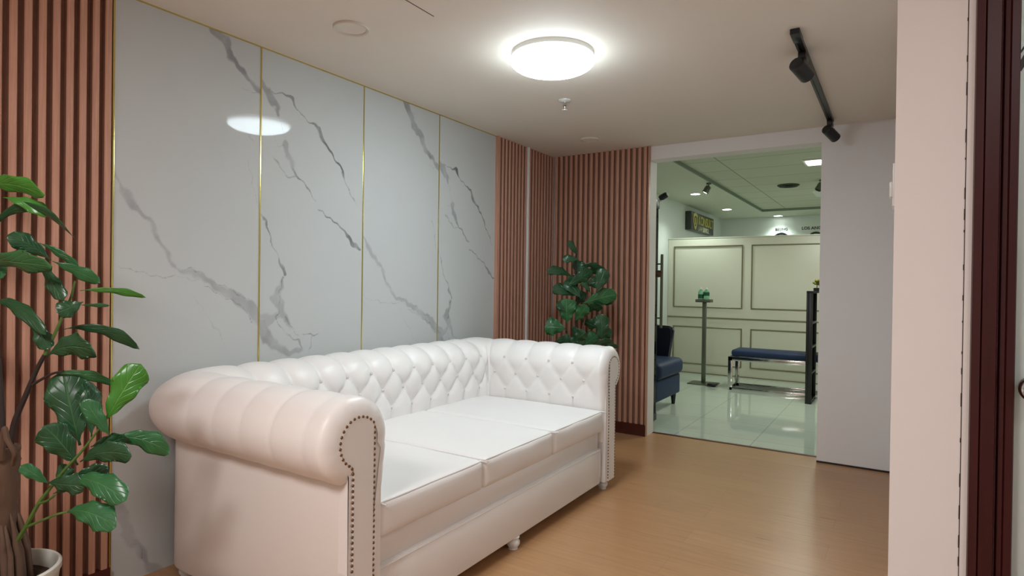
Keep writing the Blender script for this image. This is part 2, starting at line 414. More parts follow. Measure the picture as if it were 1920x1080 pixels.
bx('bottom_rail', (.0495, .976, .0, .045, .01, .16), M['mahog'], dr, bev=.002)
bx('glass_pane', (.074, .902, .020, .028, .15, 2.18), M['frost'], dr)
# two slanting dark strokes of the lettering fixed on the glass
P0 = hit(1909, 104, 1, YN+.019); P1 = hit(1924, 84, 1, YN+.019); P2 = hit(1909, 132, 1, YN+.019); P3 = hit(1931, 96, 1, YN+.019)
vs = []; fs = []
for (a, b, wd) in ((P0, P1, .002), (P2, P3, .006)):
    d = (b-a).normalized(); nrm = Vector((d.z, 0, -d.x))*wd; b = b+d*.05
    i = len(vs)
    for yy in (0, .001):
        for q in (a-nrm, a+nrm, b+nrm, b-nrm): vs.append((q.x-2.7965, q.y-YN+yy-.0005, q.z))
    fs += [(i, i+1, i+2, i+3), (i+7, i+6, i+5, i+4)]+[(i+j, i+(j+1) % 4, i+4+(j+1) % 4, i+4+j) for j in range(4)]
mk('glass_sticker', vs, fs, M['black'], dr)
kc = (.1035, .0, 1.049)
RX = Matrix.Rotation(PI/2, 3, 'X')   # z -> -y
lath('door_handle', [(0, .062), (.012, .062), (.021, .057), (.0265, .047), (.027, .038), (.0225, .028), (.012, .022), (.010, .006), (.010, -.02)], M['steel'], dr, 28, kc, RX)
lath('lock_rose', [(0, -.004), (.0225, -.004), (.0225, -.014), (.0185, -.017), (0, -.017)], M['steel'], dr, 28, (kc[0], -.012, kc[2]), RX)
# corridor wall seen faintly through the frosted pane
struct(bx('wall_corridor', (2.785, 4.4, -2.2, -2.1, 0, H), M['wall']))
area('corridor_panel_light', (3.3, -2.7, 2.375), .4, 16, (.9, 1, .97), 'SQUARE')
bx0 = bx('ceiling_light', (3.08, 3.52, -2.92, -2.48, 2.38, 2.4), M['panel_lens']); tag(bx0, 'square ceiling panel light in the corridor behind the frosted glass door', 'light')

# switch plate on the side of the white wall
sw = empty('light_switch', (XR, -2.95, 1.515)); tag(sw, 'white switch plate seen edge-on at the side of the white wall', 'light switch')
bx('switch_plate', (-.006, 0, -.045, .045, -.055, .055), M['white'], sw, bev=.0015)
bx('rocker', (-.013, -.006, -.018, .018, -.028, .012), M['white'], sw, bev=.002)

# ================================================================ WALL CLADDING
VEINS = [[('b', 0.5, [(-0.02, 1.683, 0.0053), (-0.008, 1.668, 0.0113), (0.062, 1.595, 0.0155), (0.118, 1.543, 0.0197), (0.201, 1.5, 0.0142), (0.264, 1.429, 0.0124), (0.312, 1.362, 0.0092), (0.392, 1.295, 0.0108)]), ('b', 0.45, [(0.392, 1.295, 0.0108), (0.496, 1.28, 0.0156), (0.636, 1.233, 0.0186), (0.801, 1.17, 0.0293), (0.929, 1.123, 0.0355), (1.014, 1.047, 0.0312)]), ('c', 0.5, [(0.002, 1.309, 0.0019), (0.087, 1.282, 0.002), (0.204, 1.271, 0.0024), (0.365, 1.252, 0.0026), (0.403, 1.264, 0.0022)]), ('c', 0.25, [(0.464, 1.234, 0.0013), (0.527, 1.146, 0.0018), (0.627, 1.064, 0.0023), (0.698, 0.997, 0.0033), (0.752, 0.924, 0.0019)]), ('b', 0.75, [(0.44, 2.62, 0.025), (0.58, 2.47, 0.032), (0.625, 2.409, 0.0323), (0.641, 2.398, 0.0325), (0.704, 2.369, 0.0284), (0.766, 2.3, 0.0217), (0.862, 2.244, 0.0198), (0.923, 2.217, 0.0151), (1.003, 2.172, 0.0207)]), ('c', 0.4, [(0.847, 2.175, 0.0015), (0.911, 2.163, 0.0025), (0.981, 2.171, 0.0026)]), ('c', 0.35, [(0.891, 1.82, 0.0015), (0.94, 1.75, 0.003), (0.982, 1.605, 0.0031)]), ('c', 0.3, [(0.914, 1.957, 0.0015), (0.972, 1.908, 0.002)]), ('c', 0.8, [(0.427, 1.298, 0.0017), (0.47, 1.294, 0.0018), (0.507, 1.285, 0.0031), (0.529, 1.278, 0.0013)]), ('c', 0.6, [(0.636, 1.243, 0.0019), (0.731, 1.223, 0.0024), (0.813, 1.178, 0.0029), (0.864, 1.165, 0.002), (0.928, 1.169, 0.0015)]), ('c', 0.7, [(0.575, 1.22, 0.0018), (0.652, 1.198, 0.0028), (0.752, 1.156, 0.0024), (0.818, 1.145, 0.0025), (0.881, 1.123, 0.003), (0.921, 1.076, 0.0025), (0.961, 1.041, 0.0026)]), ('c', 0.4, [(0.403, 1.264, 0.0017), (0.464, 1.256, 0.0026), (0.544, 1.242, 0.0014)]), ('b', 0.5, [(-0.013, 0.396, 0.0265), (0.041, 0.312, 0.0347), (0.079, 0.232, 0.0195), (0.113, 0.173, 0.0277), (0.161, 0.131, 0.0181), (0.207, 0.061, 0.0204), (0.27, 0.002, 0.025)]), ('c', 0.7, [(0.064, 0.206, 0.0016), (0.114, 0.164, 0.0024), (0.161, 0.131, 0.0024), (0.181, 0.079, 0.0016)])], [('b', 0.7, [(-0.033, 2.231, 0.0204), (0.02, 2.207, 0.026), (0.074, 2.169, 0.0369), (0.124, 2.127, 0.0214), (0.134, 2.091, 0.0129)]), ('c', 0.9, [(0.077, 2.199, 0.0021), (0.192, 2.199, 0.0044), (0.268, 2.194, 0.0145), (0.313, 2.14, 0.004), (0.428, 2.1, 0.0052), (0.522, 2.077, 0.012), (0.555, 2.03, 0.0157), (0.604, 1.993, 0.0073), (0.727, 1.911, 0.0088), (0.815, 1.809, 0.0039), (0.961, 1.683, 0.0027)]), ('b', 0.3, [(0.49, 2.098, 0.0059), (0.555, 2.03, 0.0181), (0.626, 1.97, 0.0074)]), ('c', 0.4, [(0.138, 2.092, 0.0027), (0.191, 2.019, 0.0033), (0.201, 1.958, 0.0033)]), ('b', 0.6, [(0.192, 1.954, 0.0109), (0.211, 1.94, 0.0274), (0.24, 1.892, 0.021), (0.284, 1.828, 0.0123), (0.319, 1.79, 0.0091), (0.374, 1.773, 0.0034)]), ('c', 0.6, [(0.284, 1.828, 0.0045), (0.319, 1.79, 0.0068), (0.394, 1.767, 0.0069), (0.451, 1.718, 0.0047), (0.514, 1.681, 0.0036)]), ('c', 0.5, [(0.101, 1.874, 0.0021), (0.161, 1.833, 0.0043), (0.214, 1.793, 0.0044), (0.305, 1.783, 0.0045)]), ('c', 0.4, [(0.108, 1.985, 0.0021), (0.128, 1.929, 0.0027), (0.197, 1.933, 0.0027)]), ('c', 0.8, [(0.515, 1.637, 0.0048), (0.656, 1.594, 0.0056), (0.798, 1.537, 0.009), (0.887, 1.471, 0.0158), (0.979, 1.431, 0.0054)]), ('c', 0.75, [(-0.014, 1.611, 0.0026), (0.049, 1.544, 0.0042), (0.076, 1.497, 0.0074), (0.077, 1.447, 0.0042), (0.17, 1.361, 0.0043), (0.209, 1.291, 0.0121)]), ('b', 0.5, [(0.2, 1.269, 0.0137), (0.191, 1.22, 0.0219), (0.141, 1.16, 0.0323), (0.175, 1.1, 0.0327), (0.227, 1.066, 0.0166), (0.266, 1.003, 0.0056)]), ('b', 0.35, [(-0.013, 1.074, 0.0206), (0.098, 1.05, 0.0319), (0.166, 1.075, 0.0163)]), ('b', 0.55, [(-0.004, 1.064, 0.031), (0.027, 1.034, 0.0417), (0.059, 0.963, 0.0421), (0.146, 0.908, 0.0243), (0.269, 0.876, 0.0224), (0.376, 0.883, 0.0144)]), ('c', 0.7, [(0.2, 1.269, 0.0033), (0.182, 1.198, 0.0027), (0.17, 1.13, 0.0027), (0.143, 1.06, 0.0032), (0.195, 0.995, 0.0027), (0.267, 0.962, 0.0034), (0.355, 0.938, 0.004), (0.386, 0.894, 0.0035)]), ('c', 0.7, [(0.227, 1.066, 0.0022), (0.266, 1.015, 0.0028), (0.355, 0.958, 0.0029)]), ('c', 0.9, [(0.395, 0.962, 0.0029), (0.466, 0.965, 0.0041), (0.555, 0.961, 0.0024)]), ('c', 0.5, [(0.466, 0.959, 0.003), (0.463, 0.87, 0.0024)])]]
EDG = [-3.653, -2.992, -2.314, -1.623, -.931]
def marble(idx, y0, y1, pat, dz, label):
    W = y1-y0; ny, nz_ = int(W/.006), int(H/.006)
    ys = np.linspace(0, W, ny+1); zs = np.linspace(0.0, H, nz_+1)
    Y, Z = np.meshgrid(ys, zs)
    # gentle warp of the lookup position so the veins wander
    wy = .006*np.sin(Z*37+2*np.sin(Y*21))+.004*np.sin(Z*91+Y*55)+.003*np.sin(Y*120+Z*33)
    wz = .005*np.sin(Y*47+1.7*np.sin(Z*25))+.004*np.sin(Y*101-Z*40)
    PY = (Y+wy); PZ = (Z+wz)-dz
    band = np.full(Y.shape, .2); bd = np.zeros(Y.shape); crack = np.full(Y.shape, .2); cd = np.zeros(Y.shape)
    for k, dark, pts in VEINS[pat]:
        for (s0, z0, w0), (s1, z1, w1) in zip(pts, pts[1:]):
            ax, az, bx_, bz = s0*W, z0, s1*W, z1; dx, dz_ = bx_-ax, bz-az; L2 = dx*dx+dz_*dz_+1e-9
            t = np.clip(((PY-ax)*dx+(PZ-az)*dz_)/L2, 0, 1)
            d = np.hypot(PY-(ax+t*dx), PZ-(az+t*dz_))-(w0+(w1-w0)*t)*(.85 if k == 'b' else .8)
            if k == 'b':
                msk = d < band; band = np.where(msk, d, band); bd = np.where(msk, dark, bd)
            else:
                msk = d < crack; crack = np.where(msk, d, crack); cd = np.where(msk, dark, cd)
    V = np.stack([np.full(Y.size, .0), Y.ravel(), Z.ravel()], 1)
    me = bpy.data.meshes.new('marble_panel')
    nv = V.shape[0]; ii = np.arange(nz_)[:, None]*(ny+1)+np.arange(ny)[None, :]; ii = ii.ravel()
    Fq = np.stack([ii, ii+1, ii+ny+2, ii+ny+1], 1)
    # back slab so the sheet has its real thickness
    add = np.array([(-.008, 0, 0), (-.008, W, 0), (-.008, W, H), (-.008, 0, H)]); c = [0, ny, nv-1, nv-1-ny]
    V = np.vstack([V, add]); b0 = nv
    ext = np.array([(b0, b0+3, b0+2, b0+1), (c[0], b0, b0+1, c[1]), (c[1], b0+1, b0+2, c[2]), (c[2], b0+2, b0+3, c[3]), (c[3], b0+3, b0, c[0])])
    Fq = np.vstack([Fq, ext])
    me.vertices.add(len(V)); me.vertices.foreach_set('co', V.ravel())
    me.loops.add(Fq.size); me.loops.foreach_set('vertex_index', Fq.ravel().astype(np.int32))
    me.polygons.add(len(Fq)); me.polygons.foreach_set('loop_start', np.arange(0, Fq.size, 4, dtype=np.int32)); me.polygons.foreach_set('loop_total', np.full(len(Fq), 4, dtype=np.int32))
    me.update(calc_edges=True)
    for nme, arr, pad in (('band', band, .2), ('bandd', bd, 0), ('crack', crack, .2), ('crackd', cd, 0)):
        at_ = me.attributes.new(nme, 'FLOAT', 'POINT'); at_.data.foreach_set('value', np.concatenate([arr.ravel(), np.full(4, pad)]).astype(np.float32))
    me.materials.append(M['marble'])
    o = bpy.data.objects.new('marble_panel', me); COL.objects.link(o); o.location = (.0085, y0, 0)
    tag(o, label, 'wall panel', 'tall glossy marble sheets on the left wall')
ML = ['leftmost glossy marble wall sheet, beside the slats, a wide vein sloping down to the sofa',
      'second glossy marble wall sheet from the left, with thin dark forked veins',
      'third glossy marble wall sheet from the left, one grey vein dropping from the ceiling',
      'rightmost, narrow looking marble wall sheet beside the far wooden slats']
for i in range(4):
    marble(i, EDG[i]+.004, EDG[i+1]-.004, i % 2, -.14 if i > 1 else 0, ML[i])
GL = ['thin brass strip between the left wood slats and the first marble sheet', 'thin brass strip between the first and second marble sheets, crossing the lamp reflection',
      'thin brass strip between the second and third marble sheets', 'thin brass strip between the third and fourth marble sheets']
for i in range(4):
    o = bx('brass_strip', (0, .0115, -.004, .004, 0, H), M['brass'], loc=(0, EDG[i], 0), bev=.001)
    tag(o, GL[i], 'trim strip', 'brass strips between the marble sheets')
o = bx('brass_strip', (0, .012, EDG[0]+.004, EDG[4]-.004, H-.006, H), M['brass']); tag(o, 'thin horizontal brass strip along the ceiling above the marble sheets', 'trim strip')

def slats(name, p0, p1, z0, z1, pitch, label, depth=.022, face=.60):
    """ribbed cladding between plan points p0, p1; ribs stand out to the room"""
    p0 = Vector((*p0, 0)); p1 = Vector((*p1, 0)); d = p1-p0; L = d.length; d.normalize(); nrm = Vector((d.y, -d.x, 0))
    n = max(1, round(L/pitch)); pt = L/n
    pr = [(0, .006)]
    for i in range(n):
        s = i*pt; g = pt*(1-face)/2
        pr += [(s+g, .006), (s+g+.0015, depth-.004), (s+g+.005, depth), (s+pt-g-.005, depth), (s+pt-g-.0015, depth-.004), (s+pt-g, .006)]
    pr.append((L, .006)); pr.append((L, 0)); pr.append((0, 0))
    vs = []
    for zz in (z0, z1):
        for s, h in pr:
            q = p0+d*s+nrm*h; vs.append((q.x, q.y, zz))
    k = len(pr); fs = [(i, (i+1) % k, k+(i+1) % k, k+i) for i in range(k)]
    o = mk(name, vs, fs, M['slat'])
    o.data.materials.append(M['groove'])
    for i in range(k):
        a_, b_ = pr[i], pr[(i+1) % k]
        if min(a_[1], b_[1]) <= .0061: o.data.polygons[i].material_index = 1  # dark backing, with groove shade painted onto the rib sides
    bm = bmesh.new(); bm.from_mesh(o.data); es = [e for e in bm.edges if e.verts[0].co.z == e.verts[1].co.z]
    bmesh.ops.recalc_face_normals(bm, faces=bm.faces); bm.to_mesh(o.data); bm.free()
    tag(o, label, 'wall panel', 'ribbed wood cladding')
    return o
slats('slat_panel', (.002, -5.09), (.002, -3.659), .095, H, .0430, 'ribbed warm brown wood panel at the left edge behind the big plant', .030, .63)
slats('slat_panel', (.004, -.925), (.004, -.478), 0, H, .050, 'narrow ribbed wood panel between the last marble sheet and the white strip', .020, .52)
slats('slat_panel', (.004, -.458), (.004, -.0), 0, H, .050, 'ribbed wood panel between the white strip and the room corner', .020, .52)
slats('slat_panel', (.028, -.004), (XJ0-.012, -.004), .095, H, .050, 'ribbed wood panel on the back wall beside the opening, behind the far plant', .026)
o = bx('end_batten', (0.0, .032, -.938, -.925, 0, H), M['slat'], bev=.0015); tag(o, 'plain wooden end batten where the far slats meet the marble', 'trim strip')
o = bx('end_batten', (XJ0-.012, XJ0, -.034, 0, 0, H), M['slat'], bev=.0015); tag(o, 'plain wooden end batten of the back wall slats at the opening', 'trim strip')
o = bx('white_strip', (0, .03, -.478, -.458, 0, H), M['whitestrip'], bev=.001); tag(o, 'thin white upright strip dividing the two far wood slat panels', 'trim strip')

# ================================================================ CEILING FITTINGS
DC = (1.197, -2.186)
def dome(name, x, y, label):
    t = empty(name, (x, y, H)); tag(t, label, 'ceiling light')
    lath('base_ring', [(0, 0), (.203, 0), (.204, -.003), (.204, -.022), (.196, -.026), (0, -.026)], M['white'], t, 64)
    prof = [(.196, -.026), (.205, -.029), (.2085, -.034), (.209, -.040)]
    for i in range(1, 13):
        a = i/12*PI/2; prof.append((.209*math.cos(a)**.85 if i < 12 else 0, -.040-.058*math.sin(a)))
    lath('diffuser', prof, M['dome'], t, 64)
    return t
dome('dome_ceiling_light', DC[0], DC[1], 'glowing white round dome lamp on the ceiling above the sofa')
for (x, y, s, lb) in ((1.5, -5.3, .3, 'added square warm fill panel in the unseen lobby ceiling, left of the door side'), (3.5, -5.0, .3, 'added square warm fill panel in the unseen lobby ceiling facing the glass door')):
    t = empty('panel_light', (x, y, H)); tag(t, lb, 'ceiling light')
    bx('frame', (-s-.02, s+.02, -s-.02, s+.02, -.012, 0), M['white'], t); bx('lens', (-s, s, -s, s, -.016, -.012), M['lobby_fill_lens'], t)  # out-of-view panels added as fill from the camera side
for (x, y, r, lb) in ((.560, -2.917, .080, 'large round blank cover disc on the ceiling nearest the marble wall'), (.595, -.482, .072, 'round blank cover disc on the ceiling above the far plant')):
    t = empty('ceiling_cover', (x, y, H)); tag(t, lb, 'ceiling cover', 'round cover discs on the ceiling')
    lath('rim', [(r*.80, 0), (r, 0), (r, -.006), (r*.96, -.010), (r*.84, -.008), (r*.80, -.002)], M['dullwhite'], t, 48)
    lath('disc', [(0, -.004), (r*.80, -.004), (r*.80, -.001), (0, -.001)], M['ceiling'], t, 48)
t = empty('fire_sprinkler', (.893, -1.475, H)); tag(t, 'small white and metal fire sprinkler hanging below the dome lamp', 'sprinkler')
lath('escutcheon', [(0, 0), (.040, 0), (.040, -.004), (.030, -.010), (.014, -.012), (0, -.012)], M['white'], t, 32)
lath('stem', [(0, -.01), (.011, -.01), (.011, -.034), (.006, -.036), (.006, -.048), (.004, -.052), (.004, -.062), (0, -.062)], M['steel'], t, 20)
lath('deflector', [(0, -.060), (.016, -.060), (.016, -.063), (0, -.063)], M['white'], t, 20)

tr = empty('track_rail', (2.261, -1.045, H)); tag(tr, 'long black lighting track on the ceiling at the right', 'lighting track')
bm = bmesh.new(); box(bm, -.0175, .0175, -.835, .835, -.020, 0, .002); box(bm, -.0175, -.006, -.835, .835, -.024, -.018); box(bm, .006, .0175, -.835, .835, -.024, -.018)
fromb('rail', bm, M['black'], tr); bx('end_feed', (-.020, .020, -.85, -.73, -.026, 0), M['black'], tr, bev=.003)
bx('end_cap', (-.019, .019, .825, .845, -.025, 0), M['black'], tr, bev=.002)
def spot(y, adir, r, L, label, pos):
    """pos: place of the can's centre"""
    t = empty('track_spotlight', (2.261, y, H-.0265)); tag(t, label, 'spotlight', 'black cylinder spotlights on the track')
    bx('adapter', (-.017, .017, -.05, .05, -.028, .0), M['black'], t, bev=.003)
    c = Vector(pos)-Vector((2.261, y, H-.0265)); a = Vector(adir).normalized()
    top = c-a*(L*.25)
    tub('arm', [(0, 0, -.02), (0, 0, -.05), (top.x*.6, top.y*.6, min(-.06, top.z*.8)), tuple(top)], .0075, M['black'], t)
    q = Vector((0, 0, -1)).rotation_difference(a).to_matrix()
    h = L/2
    can = lath('can', [(0, h), (r*.86, h), (r, h-.006), (r, -h+.004), (r*.97, -h), (r*.86, -h), (r*.84, -h+.018), (0, -h+.02)], M['black'], t, 40, tuple(c), q)
    lath('reflector', [(0, -h+.030), (r*.5, -h+.030), (r*.84, -h+.017), (r*.5, -h+.024), (0, -h+.024)], M['steel'], t, 32, tuple(c), q)
pA = at(1503, 131, 3.52); pB = at(1558, 250, 4.90)
def dirat(u0, v0, d0, u1, v1, d1): return at(u1, v1, d1)-at(u0, v0, d0)
pA = hit(1503, 131, 2, 2.300); pB = hit(1558, 250, 0, 2.262)
spot(pA.y+.01, dirat(1491, 118, 3.0, 1516, 147, 3.08), .036, .115, 'nearer, larger black cylinder spotlight on the ceiling track', pA)
spot(-.235, dirat(1548, 240, 4.8, 1569, 261, 4.86), .034, .115, 'farther, smaller black cylinder spotlight at the far end of the ceiling track', pB)

# ================================================================ SOFA
SO = Vector((.70, -2.41, 0)); FX = 1.20
sofa = empty('chesterfield_sofa', SO)
tag(sofa, 'long white button tufted leather sofa with rolled arms and nailhead trim', 'sofa')
def rel(o, root):
    o.parent = root; o.location = o.location-root.location; return o
# plan path of the arms and back (centre line), outward is to the left of travel
def ushape(xf, rc=.12, x0=.25, ya=-3.40, yb=-1.405, step=.011):
    segs = []
    def line(a, b):
        n = max(1, int((Vector(b)-Vector(a)).length/step))
        return [((a[0]+(b[0]-a[0])*i/n, a[1]+(b[1]-a[1])*i/n)) for i in range(n)]
    P = line((xf, ya), (x0+rc, ya))
    m = 18
    P += [(x0+rc-rc*math.sin(PI/2*i/m), ya+rc-rc*math.cos(PI/2*i/m)) for i in range(m)]
    P += line((x0, ya+rc), (x0, yb-rc))
    P += [(x0+rc-rc*math.cos(PI/2*i/m), yb-rc+rc*math.sin(PI/2*i/m)) for i in range(m)]
    P += line((x0+rc, yb), (xf, yb)); P.append((xf, yb))
    return [Vector((x, y, 0)) for x, y in P]
RC_O, RC_Z, RR = .040, .728, .145     # roll centre offset / height / radius
def profile():
    """(o, z, normal_o, normal_z, s, shrink_o, shrink_z): s = arc length below the top button row"""
    pts = []
    a_end = math.atan2(.600-RC_Z, .085-RC_O)       # outer neck
    # inner face
    ns = 34
    zin = .78
    ai = math.atan2(zin-RC_Z, -math.sqrt(RR*RR-(zin-RC_Z)**2))
    ti = []
    z_t = .70; o_t = RC_O-math.sqrt(RR*RR-(z_t-RC_Z)**2)
    for i in range(ns):
        t = i/ns; z = .30+(z_t-.30)*t
        o = -.072+(o_t+.072)*(t**1.6)
        pts.append([o, z, -1, 0.12, 0, .060-.015*t, 0])
    a0 = math.atan2(z_t-RC_Z, o_t-RC_O)
    if a0 < 0: a0 += 2*PI
    n = 46; span = a0-a_end
    for i in range(n+1):
        a = a0-span*i/n
        c, s_ = math.cos(a), math.sin(a)
        pts.append([RC_O+RR*c, RC_Z+RR*s_, c, s_, 0, -c*.065, -s_*.065])
    s = 0; pts[0][4] = 0
    for i in range(1, len(pts)):
        s += math.hypot(pts[i][0]-pts[i-1][0], pts[i][1]-pts[i-1][1]); pts[i][4] = s
    # s measured down from the top button row at z=.775
    k = min(range(ns, len(pts)-20), key=lambda j: abs(pts[j][1]-.775) if pts[j][0] < RC_O else 9)
    s0 = pts[k][4]
    for p in pts: p[4] = s0-p[4]
    return pts
PROF = profile(); PT = .165; PS = .21
def tuft(t, s):
    """returns depth factor 0 (groove) .. 1 (crown)"""
    q = abs(math.sin(PI*t/PT))
    if s < 0:
        h = q**.55
        return h
    if s > PS: return q**.55
    a = t/PT+s/PS; b = t/PT-s/PS
    return (abs(math.sin(PI*a))*abs(math.sin(PI*b)))**.52
path = ushape(FX-.04)
PL = [0]
for a, b in zip(path, path[1:]): PL.append(PL[-1]+(b-a).length)
TOT = PL[-1]
yb_t0 = next(PL[i] for i in range(len(path)) if abs(path[i].x-.25) < 1e-6)   # where the back starts
off = (yb_t0-.12+(-2.378-(-3.41)))      # a button sits at y = -2.378
off = PL[min(range(len(path)), key=lambda i: (path[i]-Vector((.25, -2.378, 0))).length)]
verts = []; NP = len(PROF)
def frame(i):
    a = path[max(i-1, 0)]; b = path[min(i+1, len(path)-1)]; d = (b-a).normalized(); return Vector((-d.y, d.x, 0))
def corner_extra(i, o, n, P=None, rc=.12, e=.04, full=False):
    """the outside of the two back corners is squarer than the inside, and the back is a little thicker than the arms"""
    p = (P or path)[i]; wgt = 1.0 if full else max(0, min(1, (o+.08)/.20)); wgt = wgt*wgt*(3-2*wgt)
    if wgt <= 0 or o <= -rc*.9: return 0
    ya, yb = -3.40, -1.405
    if p.x > .25+rc-1e-6: return 0
    if ya+rc <= p.y <= yb-rc: return e*wgt
    cy = ya+rc if p.y < ya+rc else yb-rc
    dx = abs(.25+rc-p.x)/rc; dy = abs(cy-p.y)/rc
    a = rc+o+e; b = rc+o
    rho = ((dx/a)**n+(dy/b)**n)**(-1/n)
    return (rho-rc-o)*wgt
rings = []
def ring(i, k=0.0, push=0.0, amp=1.0):
    out = frame(i); d = Vector((out.y, -out.x, 0)); r = []
    t = PL[i]-off; edge = min(PL[i], TOT-PL[i]); fade = min(1, edge/.05)*amp
    isback = 1.0 if abs(path[i].x-.25) < .05 else .75
    for j, (o, z, no, nz_, s, so, sz) in enumerate(PROF):
        A = .026*isback*(.62 if PL[i] > TOT*.6 and isback < 1 else 1)
        if s < 0:    # over the roll the pleats get shallow and tight
            A = .028*isback*(1-min(1, (-s)/.14))+(.024 if isback == 1 else (.010 if PL[i] < TOT*.5 else .016))*min(1, (-s)/.14)
            outer = max(0, min(1, (-s-.30)/.12)); A *= 1-.5*outer
            hh = abs(math.sin(PI*t/PT)); pw = .62-.38*min(1, (-s)/.40); h = hh**pw
        else: h = tuft(t, s)
        if s > .31: A *= .5
        dd = A*(h-1)*fade
        oo = o+no*dd+so*k; zz = z+nz_*dd+sz*k
        oo = oo+corner_extra(i, oo, 4.5)
        r.append(path[i]+out*oo+Vector((0, 0, zz))+d*0+Vector((push, 0, 0)))
    return r
R = []
NC = 7
for q in range(NC, 0, -1):
    th = PI/2*q/NC; R.append(ring(0, 1-math.cos(th), .04*math.sin(th), 0))
for i in range(len(path)): R.append(ring(i))
for q in range(1, NC+1):
    th = PI/2*q/NC; R.append(ring(len(path)-1, 1-math.cos(th), .04*math.sin(th), 0))
# gathered pleats on the rounded arm ends
for side, idxs in ((0, range(0, NC+4)), (1, range(len(R)-NC-4, len(R)))):
    for ii in idxs:
        e = (ii if side == 0 else len(R)-1-ii)
        for j in range(NP):
            s = PROF[j][4]
            if -.50 < s < .30:
                g = abs(math.sin(PI*(s+.02)/.082)); dpt = .006*(1-g**.22)*math.sin(PI*min(1, (e+1)/(NC+5)))
                v = R[ii][j]; R[ii][j] = v-Vector((0, 0, PROF[j][3]))*dpt-Vector((dpt*.6, 0, 0))
fs = []
for i in range(len(R)-1):
    for j in range(NP-1):
        fs.append((i*NP+j, i*NP+j+1, (i+1)*NP+j+1, (i+1)*NP+j))
uph = mk('tufted_upholstery', [v for r in R for v in r], fs, M['leather'], smooth=True)
rel(uph, sofa)
bm = bmesh.new(); bm.from_mesh(uph.data); bmesh.ops.recalc_face_normals(bm, faces=bm.faces); bm.to_mesh(uph.data); bm.free()

# outer shell under the roll: smooth side and back panels
def sweep(prof, P, cap=True, rc=.10):
    vs = []; fs = []; n = len(prof)
    for i in range(len(P)):
        a = P[max(i-1, 0)]; b = P[min(i+1, len(P)-1)]; d = (b-a).normalized(); out = Vector((-d.y, d.x, 0))
        for o, z in prof: vs.append(P[i]+out*(o+(corner_extra(i, o, 9, P, rc, .04, True) if o > 0 else 0))+Vector((0, 0, z)))
    for i in range(len(P)-1):
        for j in range(n):
            fs.append((i*n+j, i*n+(j+1) % n, (i+1)*n+(j+1) % n, (i+1)*n+j))
    if cap: fs += [tuple(range(n))[::-1], tuple(range((len(P)-1)*n, len(P)*n))]
    return vs, fs
p2 = ushape(FX-.012, rc=.10, step=.02)
vs, fs = sweep([(.080, .66), (.082, .068), (.078, .06), (-.060, .06), (-.062, .66)], p2)
o = mk('outer_panel', vs, fs, M['leather'], smooth=False); rel(o, sofa)
bm = bmesh.new(); bm.from_mesh(o.data); bmesh.ops.recalc_face_normals(bm, faces=bm.faces); bm.to_mesh(o.data); bm.free()
try:
    o.data.polygons.foreach_set('use_smooth', [True]*len(o.data.polygons)); o.data.set_sharp_from_angle(angle=math.radians(35))
except Exception: pass

# arm fronts: upholstered border, flat scroll panel and nailheads
def outline(oi, oo, rad, zb=.06, n=40):
    """scroll outline in (o, z): inner straight, round head, neck, outer straight"""
    c = RC_O
    a_in = PI if True else 0
    pts = [(oi, zb)]
    # inner tangent
    hi = c-rad
    if hi < oi:
        aa = math.acos(max(-1, min(1, (oi-c)/rad)))     # angle where circle meets inner line (upper half)
    else: aa = PI
    a1 = aa; a2 = -math.acos(min(1, max(-1, (oo-c)/rad))) if oo-c < rad else -.4
    for i in range(12): pts.append((oi, zb+(RC_Z+rad*math.sin(a1)-zb)*(i+1)/13))
    for i in range(n+1):
        a = a1+(a2-a1)*i/n; pts.append((c+rad*math.cos(a), RC_Z+rad*math.sin(a)))
    z2 = pts[-1][1]
    # soften the neck
    pts = pts[:-1]; pts.append((oo+.004, z2-.004)); pts.append((oo, z2-.016))
    for i in range(1, 13): pts.append((oo, z2-.016+(zb-z2+.016)*i/12))
    return pts
def slab(name, ol, x0, x1, sgn, yc, m, bev=0):
    n = len(ol); vs = []
    rings_ = [(x0, 0), (x1-.002, 0), (x1, 0)]
    for x, ins in rings_:
        for o, z in ol: vs.append((x, yc+sgn*o, z))
    fs = []
    for k in range(2):
        for j in range(n): fs.append((k*n+j, k*n+(j+1) % n, (k+1)*n+(j+1) % n, (k+1)*n+j))
    fs.append(tuple(range(2*n, 3*n))); fs.append(tuple(range(n))[::-1])
    bm = bmesh.new(); V = [bm.verts.new(v) for v in vs]
    for f in fs: bm.faces.new([V[i] for i in f])
    bmesh.ops.triangulate(bm, faces=[f for f in bm.faces if len(f.verts) > 4])
    return fromb(name, bm, m, autosmooth=True)
nail_me = None
ARM = []
